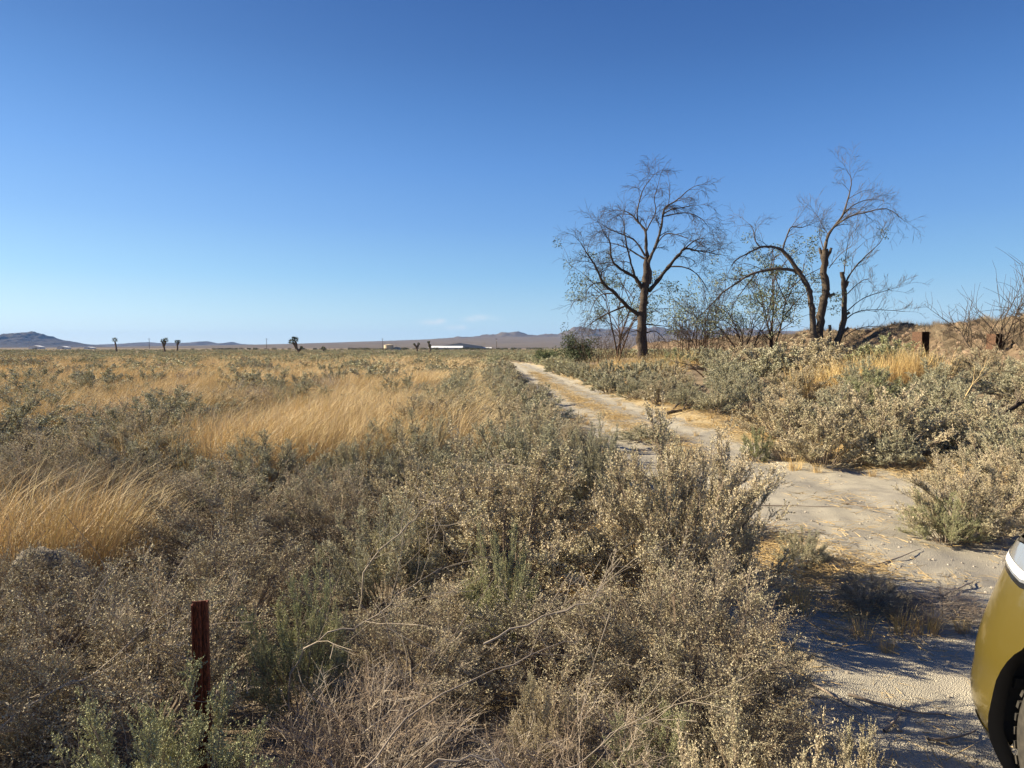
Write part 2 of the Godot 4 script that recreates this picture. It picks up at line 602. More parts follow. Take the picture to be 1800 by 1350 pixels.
func ridge(called: String, label: String, dist: float, deep: float, crest: Array, rough: float, mat: Material, sd: int, tone := 1.0) -> void:
	# crest: [x, height] in metres at that distance
	var f := FastNoiseLite.new()
	f.seed = sd
	f.frequency = 1.0 / (deep * 0.28)
	f.fractal_octaves = 5
	f.fractal_type = FastNoiseLite.FRACTAL_RIDGED
	var vs := PackedVector3Array()
	var cs := PackedColorArray()
	var nn := PackedVector3Array()
	var ind := PackedInt32Array()
	var nx := 420
	var nz := 36
	var x0: float = crest[0][0]
	var x1: float = crest[crest.size() - 1][0]
	for b in nz + 1:
		for a in nx + 1:
			var x := lerpf(x0, x1, float(a) / nx)
			var hh := 0.0
			for k in crest.size() - 1:
				if x >= crest[k][0] and x <= crest[k + 1][0]:
					hh = lerpf(crest[k][1], crest[k + 1][1], (x - crest[k][0]) / (crest[k + 1][0] - crest[k][0]))
			var t := float(b) / nz * 1.35             # 1 is the crest
			var prof := pow(t, 1.35) if t < 1.0 else maxf(0.0, 1.0 - (t - 1.0) * 2.5)
			var zz := -(dist - deep + deep * t)
			var nv := f.get_noise_2d(x, zz)
			var y := hh * prof * (1.0 + rough * nv) + hh * rough * 0.3 * nv * sin(clampf(t, 0, 1) * PI)
			vs.append(Vector3(x, y - 0.5, zz))
			var q := clampf(0.5 + 0.8 * f.get_noise_2d(x * 2.0 + 999.0, zz * 2.0), 0.0, 1.0)
			cs.append((Color(0.105, 0.09, 0.075).lerp(Color(0.16, 0.135, 0.11), q)) * tone)
	var W := nx + 1
	for b in nz + 1:
		for a in nx + 1:
			nn.append((vs[b * W + mini(a + 1, nx)] - vs[b * W + maxi(a - 1, 0)]).cross(vs[mini(b + 1, nz) * W + a] - vs[maxi(b - 1, 0) * W + a]).normalized())
	for b in nz:
		for a in nx:
			var k := b * W + a
			ind.append_array(PackedInt32Array([k, k + W, k + 1, k + 1, k + W, k + W + 1]))
	struct(called, sheet(vs, nn, cs, ind), mat, label)

func crest_of(dist: float, px: Array) -> Array:        # bearings and heights of a skyline turned into metres at that distance
	var out := []
	for k in range(0, px.size(), 2):
		out.append([(px[k] - 900.0) / 1248.0 * dist, (612.0 - px[k + 1]) / 1248.0 * dist + EYE])
	return out

func make_hills() -> void:
	var mat := paint(1.0, 0.1)
	ridge("mountain", "blue-grey rocky mountain standing alone beyond the plain", 7000.0, 1500.0, crest_of(7000.0, [-420, 611, -300, 600, -160, 594, -60, 596, 0, 591, 25, 588, 45, 587, 60, 586, 85, 592, 115, 599, 140, 604, 180, 609, 230, 612]), 0.24, mat, 11, 0.5)
	ridge("low_hills", "low chain of small blue hills on the plain's horizon", 9500.0, 1500.0, crest_of(9500.0, [90, 612, 150, 606, 200, 605, 225, 604, 250, 601.5, 285, 603, 330, 603, 350, 601, 365, 600, 385, 604, 410, 601.5, 425, 605, 470, 607, 540, 612]), 0.10, mat, 12, 0.65)
	ridge("valley_slope", "long grey-brown slope rising gently behind the plain", 6500.0, 4200.0, crest_of(6500.0, [300, 611.5, 450, 606.5, 600, 602, 700, 598.5, 790, 595, 870, 592, 950, 592, 1050, 591, 1300, 590, 1500, 588, 1700, 586, 2100, 588, 2400, 600]), 0.03, mat, 13)
	ridge("far_ridge", "craggy brown ridge above the long slope", 7800.0, 1400.0, crest_of(7800.0, [760, 597, 795, 595, 803, 592, 830, 592.5, 850, 590, 872, 589, 882, 586, 905, 584.5, 930, 588, 950, 589.5, 962, 588, 982, 588, 998, 583, 1010, 576, 1035, 578, 1060, 581, 1095, 578, 1120, 580, 1148, 576, 1175, 579, 1210, 581, 1250, 582, 1285, 578, 1320, 580, 1380, 584, 1440, 585, 1500, 582, 1560, 581, 1610, 577.5, 1650, 575.5, 1690, 576, 1760, 572, 1900, 575, 2200, 585]), 0.16, mat, 14, 0.8)

# ---------------------------------------------------------------- rubble bank
func bank_mid(d: float) -> float:
	return 16.0 + 5.5 * sm(10.0, 40.0, d) + 0.07 * d

func bank_h(x: float, z: float) -> float:
	var d := -z
	var t := absf(x - bank_mid(d)) / 5.5
	if t >= 1.0:
		return -1.0
	var y := 2.75 * (1.0 - pow(t, 1.7)) * sm(-12.0, 8.0, d)
	return y + noise.get_noise_2d(x * 9.0, z * 9.0) * 0.35 * (1.0 - t) + noise.get_noise_2d(x * 36.0, z * 36.0) * 0.22 * (1.0 - t * t) + noise.get_noise_2d(x * 3.0, z * 3.0) * 0.5 * (1.0 - t)

func make_berm() -> void:
	var vs := PackedVector3Array()
	var cs := PackedColorArray()
	var nn := PackedVector3Array()
	var ind := PackedInt32Array()
	var W := 56
	var H := 300
	var d := 4.0
	var step := 0.22
	for b in H:
		for a in W:
			var x := bank_mid(d) + (a / float(W - 1) - 0.5) * 11.0
			var y := maxf(bank_h(x, -d), -0.3)
			vs.append(Vector3(x, y + 0.05, -d))
			var q := clampf(0.5 + noise.get_noise_2d(x * 30.0, d * 30.0) * 1.8, 0.0, 1.0)
			cs.append(Color(0.125, 0.09, 0.063).lerp(Color(0.23, 0.175, 0.12), q))
		step *= 1.006
		d += step
	for b in H:
		for a in W:
			nn.append((vs[b * W + mini(a + 1, W - 1)] - vs[b * W + maxi(a - 1, 0)]).cross(vs[mini(b + 1, H - 1) * W + a] - vs[maxi(b - 1, 0) * W + a]).normalized())
	for b in H - 1:
		for a in W - 1:
			var k := b * W + a
			ind.append_array(PackedInt32Array([k, k + W, k + 1, k + 1, k + W, k + W + 1]))
	struct("earth_bank", sheet(vs, nn, cs, ind), M.ground, "long bank of brown rubble and earth behind the trees")
	# clods and stones on it
	rng.seed = 61
	var so := Soup.new()
	lump(so, Vector3.ZERO, 1.0, 8)
	var places := []
	for k in 3800:
		var dd := rf(12.0, 95.0)
		var x := bank_mid(dd) + rf(-4.8, 3.0)
		var s := pow(rng.randf(), 3.0) * 0.16 + 0.05
		var g := rf(0.7, 1.35)
		places.append([Vector3(x, bank_h(x, -dd) + 0.05, -dd), Vector3(s, s * rf(0.5, 0.9), s * rf(0.7, 1.2)), Color(0.21 * g, 0.155 * g, 0.11 * g)])
	scatter("rubble", so.done(), M_paint(), places, "broken brown clods and stones lying on the earth bank")
	# dry weeds
	var wd := Soup.new()
	for k in 26:
		var a := rf(0, TAU)
		var p := Vector3(cos(a), 0, sin(a)) * rf(0, 0.12)
		wd.cone(p, p + Vector3(cos(a) * rf(0.05, 0.3), rf(0.2, 0.5), sin(a) * rf(0.05, 0.3)), 0.009, Color(1, 1, 1) * rf(0.7, 1.1))
	places = []
	for k in 3000:
		var dd := rf(12.0, 90.0)
		var x := bank_mid(dd) + rf(-5.2, 2.0)
		var g := rf(0.7, 1.2)
		var s := rf(0.5, 1.1)
		places.append([Vector3(x, maxf(bank_h(x, -dd), height(x, -dd)), -dd), Vector3(s, s, s), Color(0.28 * g, 0.23 * g, 0.16 * g)])
	scatter("bank_weeds", wd.done(), M_paint(), places, "dry tan weeds growing over the earth bank")

var _mp: StandardMaterial3D
func M_paint() -> StandardMaterial3D:
	if _mp == null:
		_mp = paint(0.9, 0.25)
	return _mp

func lump(so: Soup, o: Vector3, r: float, n: int) -> void:     # a small broken stone
	var rows := 4
	var k0 := so.v.size()
	for b in rows + 1:
		for a in n:
			var t := PI * b / rows
			var u := TAU * a / n
			var rr := r * rf(0.75, 1.15) if b > 0 and b < rows else r * 0.9
			so.v.append(o + Vector3(sin(t) * cos(u), cos(t), sin(t) * sin(u)) * rr)
			so.c.append(Color.WHITE)
	for b in rows:
		for a in n:
			var p := k0 + b * n + a
			var q := k0 + b * n + (a + 1) % n
			so.i.append_array(PackedInt32Array([p, q, p + n, q, q + n, p + n]))

func scatter(called: String, mesh: Mesh, mat: Material, places: Array, label: String, parent: Node = null) -> void:
	var mm := MultiMesh.new()
	mm.transform_format = MultiMesh.TRANSFORM_3D
	mm.use_colors = true
	mm.mesh = mesh
	mm.instance_count = places.size()
	for k in places.size():
		var p: Array = places[k]
		var b := Basis(Vector3.UP, p[3] if p.size() > 3 else rng.randf() * TAU) * Basis.from_scale(p[1])
		mm.set_instance_transform(k, Transform3D(b, p[0]))
		mm.set_instance_color(k, p[2])
	var o := MultiMeshInstance3D.new()
	o.multimesh = mm
	o.material_override = mat
	if parent:
		o.name = called
		parent.add_child(o, true)
		o.set_meta("kind", "stuff")
	else:
		o.name = numbered(called)
		add_child(o)
		tag(o, label, "", "", "stuff")

# ---------------------------------------------------------------- trees
func place_trees() -> void:
	rng.seed = 101
	var bark := [Color(0.165, 0.137, 0.115), Color(0.14, 0.115, 0.097), Color(0.21, 0.18, 0.155)]
	var o := {"per": 1.7, "len": 1.5, "r": 0.035, "fine": 0.0065, "wig": 0.20, "droop": 0.22, "lift": 0.18, "kids": [4, 7], "bark": bark}
	var mat := paint(0.9, 0.25)
	mat.uv1_triplanar = true
	mat.uv1_scale = Vector3(3.0, 0.6, 3.0)
	mat.albedo_texture = noise_tex(0.04, 5, Color(0.42, 0.40, 0.38), Color(1, 1, 1), 512, 21)
	mat.heightmap_enabled = true
	mat.heightmap_texture = mat.albedo_texture
	mat.heightmap_scale = 4.0
	M.bark = mat
	# the single-trunked tree
	var at := Vector3(8.3, height(8.3, -45.0) - 0.4, -45.0)
	var t := thing("bare_tree", "tall bare tree with one straight trunk and spreading drooping twigs", "tree", at)
	var trunk := Soup.new()
	trunk.smooth = true
	var tips := []
	var c: Color = bark[0]
	limb(trunk, pl([538, 1300, 534, 1180, 530, 1080, 532, 960, 540, 870, 545, 790, 552, 690, 560, 600], 540, 1290), 0.34, 0.19, 9, c, [0, 0.1], {}, tips)
	limb(trunk, pl([552, 1290, 550, 1150, 545, 1000], 540, 1290), 0.17, 0.10, 7, c, [0.22, 0.1], {}, tips)
	part("trunk", trunk.done(), mat, t)
	var crown := Soup.new()
	crown.smooth = true
	var L := [
		[[545, 800, 520, 775, 490, 725, 430, 690, 370, 655, 335, 600, 325, 520, 300, 480], 0.15, 0.03, [0, 1.0]],
		[[500, 745, 480, 710, 452, 640, 425, 560, 405, 490, 395, 440], 0.09, 0.025, [0, 1.8]],
		[[560, 600, 553, 540, 553, 440, 512, 380, 470, 330, 430, 305], 0.13, 0.025, [0.1, -0.8]],
		[[515, 385, 505, 320, 520, 240, 540, 180, 575, 130], 0.06, 0.02, [-0.6, -0.2]],
		[[570, 760, 575, 700, 566, 620, 600, 540, 630, 440, 645, 340, 665, 300, 720, 265, 790, 205], 0.14, 0.025, [0.1, 0.6]],
		[[553, 440, 570, 400, 600, 330, 585, 260, 600, 190], 0.05, 0.02, [-0.2, 1.0]],
		[[640, 360, 700, 350, 780, 345, 850, 380, 880, 420], 0.05, 0.015, [0.4, 1.2]],
		[[645, 345, 700, 310, 780, 290, 850, 270], 0.05, 0.015, [0.4, -0.8]],
		[[568, 800, 620, 742, 690, 652, 750, 582, 790, 540, 850, 548, 930, 560, 1000, 572], 0.15, 0.02, [0.1, -0.6]],
		[[690, 652, 760, 655, 820, 682, 870, 742, 905, 820], 0.06, 0.015, [-0.1, 1.0]],
		[[785, 545, 850, 492, 900, 470, 960, 458], 0.05, 0.015, [-0.4, -1.5]],
		[[530, 955, 440, 890, 370, 822, 292, 752, 252, 670, 200, 592, 160, 530], 0.16, 0.025, [0.0, 0.9]],
		[[292, 752, 235, 760, 195, 800, 185, 860], 0.05, 0.015, [0.5, 1.0]],
		[[350, 815, 285, 822, 245, 870, 222, 945], 0.05, 0.015, [0.4, -0.3]],
		[[430, 890, 330, 932, 235, 985, 180, 1025], 0.07, 0.015, [0.1, 1.6]],
		[[552, 612, 500, 576, 440, 532, 390, 510, 330, 492], 0.07, 0.02, [0.1, -1.0]],
		[[545, 592, 490, 502, 420, 462, 345, 432, 300, 402], 0.07, 0.02, [0.1, -0.2]],
		[[600, 540, 650, 470, 720, 480, 790, 520], 0.05, 0.015, [0.2, 1.6]],
		[[555, 1000, 620, 1008, 690, 1020], 0.05, 0.012, [0.1, 0.8]],
		[[560, 1050, 620, 1042, 680, 1092], 0.05, 0.012, [0.1, -0.6]],
		[[525, 1030, 470, 1045, 400, 1060], 0.04, 0.012, [0.0, 0.8]],
	]
	for a in L:
		limb(crown, pl(a[0], 540, 1290), a[1], a[2], 6, bark[rng.randi() % 3], a[3], o, tips)
	part("crown", crown.done(), mat, t)
	t.scale = Vector3(0.97, 0.955, 0.97)
	# the tree of several trunks
	at = Vector3(19.5, height(19.5, -45.0) - 0.5, -45.0)
	t = thing("bare_tree", "bare tree of several trunks, one arching over, two lopped short", "tree", at)
	var bark2 := [Color(0.24, 0.20, 0.165), Color(0.20, 0.165, 0.135), Color(0.29, 0.25, 0.21)]
	var o2 := {"per": 2.1, "len": 1.45, "r": 0.03, "fine": 0.006, "wig": 0.16, "droop": 0.16, "lift": 0.22, "kids": [3, 6], "bark": bark2}
	var stubs := {"per": 2.6, "len": 1.25, "r": 0.022, "fine": 0.006, "wig": 0.12, "droop": 0.05, "lift": 0.55, "kids": [3, 4], "bark": bark2}
	trunk = Soup.new()
	trunk.smooth = true
	limb(trunk, pl([680, 1200, 685, 1080, 670, 950, 652, 800, 635, 720, 592, 640, 540, 570, 482, 502], 720, 1190), 0.23, 0.11, 8, bark2[0], [0.3, 0.2], {}, tips)
	var k0 := part("trunk", trunk.done(), mat, t)
	trunk = Soup.new()
	trunk.smooth = true
	limb(trunk, pl([712, 1200, 718, 1000, 725, 880, 745, 770, 752, 700, 740, 600, 742, 490], 720, 1190), 0.27, 0.20, 8, bark2[1], [-0.1, -0.2], {}, tips)
	limb(trunk, pl([745, 560, 762, 520, 768, 488], 720, 1190), 0.10, 0.09, 6, bark2[1], [-0.2, 0.1], {}, tips)
	limb(trunk, pl([735, 550, 722, 510, 720, 482], 720, 1190), 0.09, 0.08, 6, bark2[1], [-0.2, -0.4], {}, tips)
	part("trunk", trunk.done(), mat, t)
	trunk = Soup.new()
	trunk.smooth = true
	limb(trunk, pl([785, 1195, 800, 1040, 832, 930, 836, 800, 828, 690, 815, 628], 720, 1190), 0.22, 0.12, 8, bark2[1], [0.4, 0.5], {}, tips)
	for st in [[830, 880, 862, 858], [828, 975, 858, 945], [838, 720, 850, 682], [745, 770, 775, 750]]:
		limb(trunk, pl(st, 720, 1190), 0.11, 0.09, 6, bark2[0], [0.4, 0.55], {}, tips)
	part("trunk", trunk.done(), mat, t)
	trunk = Soup.new()
	trunk.smooth = true
	limb(trunk, pl([750, 1195, 752, 1050, 748, 930], 720, 1190), 0.12, 0.08, 7, bark2[2], [0.5, 0.6], {}, tips)
	part("trunk", trunk.done(), mat, t)
	crown = Soup.new()
	crown.smooth = true
	tips = []
	L = [
		[[482, 502, 430, 486, 350, 490, 280, 520, 200, 562, 165, 600], 0.10, 0.02, [0.2, 1.2], o2],
		[[592, 640, 540, 612, 450, 604, 340, 626, 260, 670, 160, 742, 80, 830, 20, 890], 0.12, 0.02, [0.2, -0.8], o2],
		[[340, 626, 290, 690, 230, 760, 170, 850], 0.05, 0.015, [0.0, 0.8], o2],
		[[482, 502, 520, 410, 555, 360, 620, 360, 700, 330], 0.06, 0.015, [0.2, -0.9], o2],
		[[350, 490, 320, 450, 310, 385, 288, 350], 0.05, 0.015, [0.5, 0.2], o2],
		[[430, 600, 440, 550, 480, 520], 0.04, 0.02, [-0.2, 0.1], {}],
		[[742, 492, 755, 420, 790, 360, 830, 300, 858, 200, 870, 110, 845, 62], 0.11, 0.012, [-0.2, 0.3], o2],
		[[790, 360, 860, 312, 950, 290, 1050, 276, 1130, 342], 0.065, 0.012, [0, 1.0], o2],
		[[830, 300, 900, 240, 990, 202, 1080, 195], 0.045, 0.012, [0.1, -0.9], o2],
		[[735, 490, 720, 400, 735, 320, 700, 260], 0.03, 0.01, [-0.2, -1.0], stubs],
		[[838, 690, 872, 620, 940, 540, 1010, 470, 1050, 390], 0.06, 0.01, [0.5, 0.9], stubs],
		[[828, 640, 850, 540, 880, 440, 930, 360], 0.035, 0.01, [0.5, -0.6], stubs],
		[[765, 600, 800, 530, 850, 480], 0.03, 0.01, [-0.1, 1.2], stubs],
		[[835, 1000, 900, 952, 1000, 940, 1040, 965], 0.035, 0.01, [0.5, 1.4], stubs],
		[[842, 900, 920, 852, 1050, 842, 1200, 852], 0.04, 0.01, [0.5, 0.1], stubs],
		[[850, 752, 930, 690, 1000, 662, 1060, 690], 0.035, 0.01, [0.5, -0.9], stubs],
		[[850, 850, 930, 780, 1040, 740, 1100, 720], 0.035, 0.01, [0.5, 1.2], stubs],
	]
	for a in L:
		limb(crown, pl(a[0], 720, 1190), a[1], a[2], 5, bark2[rng.randi() % 3], a[3], a[4], tips, 0.15)
	part("crown", crown.done(), mat, t)
	# smaller trees and tall brush between and behind them
	var green := [Color(0.20, 0.23, 0.135), Color(0.16, 0.19, 0.11), Color(0.25, 0.27, 0.17)]
	var deep := [Color(0.13, 0.155, 0.095), Color(0.105, 0.13, 0.08), Color(0.16, 0.185, 0.115)]
	var red := [Color(0.17, 0.11, 0.085), Color(0.22, 0.155, 0.12), Color(0.14, 0.10, 0.08)]
	# at, height, spread, stems, leaf share, leaf colours, bark, name, label
	var Q := [
		[Vector3(15.2, 0, -46.5), 5.0, 2.6, 5, 0.7, green, "leafy_tree", "thin grey-green leafy tree under the arching branch", 1.4],
		[Vector3(17.7, 0, -48.5), 7.6, 1.5, 4, 1.0, deep, "leafy_tree", "drooping leafy tree close behind the several trunks", 3.0],
		[Vector3(7.4, 0, -50.0), 6.6, 1.0, 4, 0.9, deep, "leafy_tree", "narrow dusty green tree behind the single straight trunk", 3.2],
		[Vector3(12.1, 0, -47.0), 3.9, 1.7, 5, 0.6, green, "leafy_tree", "low leafy tree among thin upright poles between the bare trees", 1.8],
		[Vector3(5.2, 0, -56.0), 2.2, 0.6, 6, 0.8, [Color(0.085, 0.11, 0.06), Color(0.07, 0.09, 0.05)], "evergreen_bush", "dark green rounded bush at the end of the tree row", 0.9],
		[Vector3(3.2, 0, -72.0), 1.3, 0.9, 5, 0.6, [Color(0.10, 0.13, 0.06)], "evergreen_bush", "small green bush beside the far end of the track", 0.6],
	]
	for q in Q:
		sapling(q[0], q[1], q[2], q[3], q[4], q[5], red, q[6], q[7], q[8], "")
	var bare := [
		[Vector3(6.3, 0, -52.0), 2.8, 1.6, 12], [Vector3(7.6, 0, -49.0), 2.2, 1.5, 10], [Vector3(10.0, 0, -48.5), 2.2, 1.5, 10], [Vector3(11.0, 0, -46.0), 4.4, 1.0, 7],
		[Vector3(12.4, 0, -45.0), 4.9, 1.0, 7], [Vector3(12.0, 0, -46.5), 2.6, 1.4, 12], [Vector3(14.2, 0, -44.0), 2.6, 1.6, 12], [Vector3(13.6, 0, -49.0), 2.4, 1.8, 10], [Vector3(16.5, 0, -45.5), 2.4, 1.5, 9],
	]
	for q in bare:
		sapling(q[0], q[1], q[2], q[3], 0.0, green, red, "bare_thicket", ("tall thin bare poles standing between the two bare trees" if q[1] > 4.0 else "leafless reddish-brown thicket " + ("behind the single-trunked tree" if q[0].x < 10.5 else ("at the foot of the thin poles" if q[0].x < 13.0 else "under the arching branch"))), 0.2, "leafless thickets between the trees")
	sapling(Vector3(16.6, 0, -24.5), 3.0, 2.0, 5, 0.0, green, bark, "young_bare_tree", "young bare tree with forking thin branches by the rusty boxes", 0.2, "")
	sapling(Vector3(18.6, 0, -24.0), 3.5, 1.8, 4, 0.0, green, bark, "young_bare_tree", "young bare tree with upright branches at the foot of the bank", 0.2, "")

func sapling(at: Vector3, h: float, w: float, n: int, leafy: float, pal: Array, bark: Array, called: String, label: String, low: float, group: String) -> void:
	at.y = height(at.x, at.z) - 0.15
	var t := thing(called, label, "tree" if called.ends_with("tree") else "bush", at, 0.0, group)
	var stems := Soup.new()
	stems.smooth = true
	var tips := []
	var pole := called == "bare_thicket"
	var o := {"wig": 0.10 if pole else 0.2, "droop": 0.0 if leafy == 0.0 else 0.2, "lift": 0.5 if pole else 0.25, "kids": [2, 4] if pole else ([3, 6] if n > 8 or leafy > 0.0 else [5, 9]), "fine": 0.007 if at.z < -40.0 else 0.004, "bark": bark}
	for k in n:
		var a := TAU * k / n + rf(-0.4, 0.4)
		var lean := rf(0.15, 1.0) * w / h
		var foot := Vector3(cos(a), 0, sin(a)) * (rf(0.0, 0.7) if pole else rf(0, 0.2))
		var d := Vector3(cos(a) * lean, 1.0, sin(a) * lean).normalized()
		grow(stems, foot, d, h * rf(0.6, 0.95), 0.012 * h + 0.008 if not pole else 0.022, 2, o, tips)
	part("trunk", stems.done(), M.bark, t)
	if leafy > 0.0:
		var far: Array = tips.filter(func(q): return q[0].y > low)
		part("crown", leaves_on(far, leafy, 64 if low > 2.0 else 40, 0.34, 0.15, 0.03, pal, 0.6), M.leaves, t)

# ---------------------------------------------------------------- shrubs in their places
func place_shrubs() -> void:
	rng.seed = 303
	# close by, on the field side of the track
	var near := [
		["tan", 1.0, -4.25, 1.15, 1.25, "big tan dry-tipped saltbush at the track's edge beyond the dark brush"],
		["tan", 1.25, -4.9, 1.04, 0.9, "dry-tipped saltbush just behind the big tan one at the track's edge"],
		["grey", 0.78, -6.5, 0.95, 0.8, "small fresh grey-green saltbush behind the big tan one"],
		["tan", -0.02, -4.55, 1.06, 1.75, "wide tan saltbush in the middle of the roadside thicket"],
		["tan", -0.65, -5.6, 0.92, 1.4, "tan saltbush with grey-green shoots bordering the golden grass"],
		["grey", -0.75, -4.2, 0.74, 0.8, "grey-green saltbush with pale upright tips beside dead grey brush"],
		["grey", 0.1, -6.9, 1.05, 1.5, "broad pale grey-green saltbush crowning the roadside thicket"],
		["tan", 0.6, -8.2, 0.85, 1.1, "tan saltbush on the verge ahead of the pale grey-green one"],
		["grey", -0.6, -6.3, 0.84, 1.2, "grey-green saltbush at the edge of the dense golden grass"],
		["dry", 0.2, -3.15, 0.56, 1.1, "brown twiggy saltbush sprawling in shade below the tan saltbushes"],
		["dry", 0.78, -3.05, 0.74, 1.0, "brown twiggy saltbush at the edge of the shaded track"],
		["dry", -0.45, -3.2, 0.54, 1.0, "twiggy saltbush threaded with long pale branches"],
		["dry", -1.6, -2.95, 0.80, 1.2, "twiggy brown saltbush around the rusty fence post"],
		["dry", -2.15, -2.6, 0.74, 1.0, "brown twiggy saltbush nearest below the bleached log"],
		["dry", -1.6, -4.0, 0.70, 1.2, "grey-brown twiggy saltbush behind the rusty fence post"],
		["dead", -0.5, -2.45, 0.46, 0.8, "low dead brush under the long forked branch"],
		["dry", 0.72, -2.55, 0.48, 0.7, "brown twiggy saltbush shading the track nearest the car"],
		["dead", 0.25, -2.3, 0.38, 0.8, "low dark dead brush beside the pale leafy twigs"],
		["green", -1.02, -2.05, 0.66, 0.75, "leafy green shrub growing in front of the rusty fence post"],
		["green", -0.92, -3.05, 0.72, 0.5, "small yellow-green shrub standing beside the rusty fence post"],
		["green", -0.05, -3.55, 0.74, 0.45, "dark green sprig in the heart of the roadside thicket"],
		["tan", 0.12, -2.55, 0.46, 0.34, "little pale sunlit sprig poking out of the dark brush"],
		["tan", 0.58, -1.72, 0.68, 0.6, "pale dry saltbush tips right beside the shaded track"],
		["tan", 0.92, -1.85, 0.56, 0.42, "sparse pale saltbush tips nearest the parked car"],
		["green", 0.5, -2.35, 0.42, 0.42, "dull green shrub in shade at the track's edge"],
		["grey", 2.2, -5.3, 0.34, 0.42, "low grey sprig standing alone on the track's straw crown"],
		["dry", 2.25, -4.4, 0.24, 0.5, "low twiggy shrub among straw tufts on the track"],
		["dead", 2.6, -4.25, 0.16, 0.7, "flattened dead brush among straw tufts on the track"],
		["dry", -2.3, -5.5, 0.84, 1.5, "wide grey twiggy saltbush in front of the golden grass"],
		["dry", -1.35, -5.4, 0.78, 1.2, "grey twiggy saltbush between golden grass and green shoots"],
		["grey", -1.9, -6.5, 0.45, 1.0, "dull saltbush half sunk in golden grass behind dead brush"],
		["dry", -3.6, -6.4, 0.76, 1.3, "shadowed twiggy saltbush beyond the loose golden stand"],
		["grey", -3.9, -7.6, 0.78, 1.5, "grey saltbush with golden blades rising behind it"],
		["grey", -2.6, -7.3, 0.80, 1.5, "grey saltbush between the wide twiggy one and the golden stand"],
		["dry", -4.7, -7.1, 0.78, 1.4, "grey twiggy saltbush past the loose golden stand"],
		["grey", -1.6, -7.7, 0.72, 1.2, "low grey-green saltbush at the foot of the golden stand"],
		["dry", -5.7, -8.3, 0.84, 1.6, "broad twiggy saltbush farther along from the loose golden stand"],
		["dry", -2.45, -3.7, 0.60, 1.1, "brown twiggy saltbush beside the bleached log"],
		["dry", -2.95, -3.0, 0.72, 1.2, "twiggy saltbush below the bleached log, away from the fence post"],
		["dry", -3.6, -4.0, 0.66, 1.2, "twiggy saltbush hidden behind the loose golden stand by the log"],
		["dry", -2.35, -1.75, 0.74, 1.1, "twiggy saltbush beside the fence post, off towards the open field"],
		["grey", -5.0, -8.5, 0.75, 1.4, "lone grey-green saltbush in the tall golden grass"],
		# the other side of the track
		["tan", 4.05, -6.15, 0.78, 1.3, "round tan saltbush nearest the parked car's headlight"],
		["green", 3.72, -6.0, 0.52, 0.7, "greenish sprigs on the flank of the round tan saltbush"],
		["tan", 4.9, -6.9, 0.85, 1.4, "tan saltbush next behind the round one by the car"],
		["tan", 4.35, -9.9, 1.0, 1.5, "large tan saltbush fringed with straw tufts at the pull-out"],
		["tan", 5.3, -10.0, 1.12, 1.6, "tallest tan saltbush of the big clump at the pull-out"],
		["grey", 5.9, -10.4, 0.95, 1.5, "grey-green saltbush in the big clump at the pull-out"],
		["tan", 6.6, -10.2, 0.9, 1.4, "tan saltbush at the shadowed end of the big clump"],
		["grey", 5.05, -9.3, 0.55, 0.8, "small grey saltbush at the foot of the big clump"],
		["tan", 4.7, -12.4, 1.0, 1.6, "rounded tan saltbush behind the small green sprig"],
		["grey", 5.6, -12.6, 0.95, 1.5, "grey saltbush beside the rounded tan one"],
		["green", 3.66, -10.55, 0.55, 0.55, "small green sprig standing alone on the sand"],
		["dead", 4.02, -10.45, 0.34, 0.4, "little dead grey bush beside the lone green sprig"],
		["grey", 2.35, -12.6, 0.32, 1.1, "low dry saltbush spreading on the track's crown"],
		["tan", 0.75, -20.5, 0.7, 0.9, "tan saltbush standing by itself on the verge of the track"],
	]
	for a in near:
		put_shrub(a[0], a[1], a[2], a[3], a[4], a[5])
	# the row along the far side of the track, towards the trees
	var row := "grey-green saltbush in the row between the track and the trees"
	var rowt := "tan saltbush in the row between the track and the trees"
	var k := 0
	for a in [[4.9, -16.4, 1.0, 1.7], [5.6, -16.9, 1.05, 1.6], [4.35, -18.0, 0.65, 1.2], [4.0, -19.5, 0.8, 1.5], [4.6, -20.5, 0.95, 1.7], [3.9, -22.0, 0.8, 1.5], [4.5, -23.5, 0.9, 1.6], [5.4, -22.5, 1.0, 1.7], [3.6, -25.5, 0.8, 1.5], [4.3, -26.5, 0.9, 1.6], [3.3, -28.5, 0.75, 1.4], [4.0, -30.0, 0.9, 1.7], [3.4, -33.0, 0.8, 1.6], [4.4, -33.5, 0.95, 1.7], [3.1, -36.5, 0.8, 1.6], [3.9, -38.0, 0.9, 1.7], [3.0, -41.0, 0.8, 1.7], [4.2, -43.0, 0.95, 1.8], [2.9, -46.0, 0.8, 1.7], [3.8, -49.0, 0.9, 1.8], [2.9, -53.0, 0.85, 1.8], [6.4, -21.0, 1.05, 1.8], [7.2, -23.0, 1.1, 1.9], [6.0, -26.0, 1.0, 1.8], [5.2, -29.0, 1.0, 1.8], [5.5, -34.0, 1.0, 1.9], [6.5, -31.0, 1.1, 2.0], [7.0, -36.0, 1.1, 2.0], [5.4, -40.0, 1.0, 2.0], [8.2, -27.0, 1.1, 1.9]]:
		var tanny := k % 4 == 3
		put_shrub("tan" if tanny else "grey", a[0] + rf(-0.15, 0.15), a[1], a[2] * rf(0.85, 1.12), a[3] * rf(0.72, 0.95), (rowt if tanny else row) + (" by the fallen branches" if a[1] > -20.0 else (" midway along" if a[1] > -34.0 else " at its far end")), "saltbushes along the track below the trees")
		k += 1
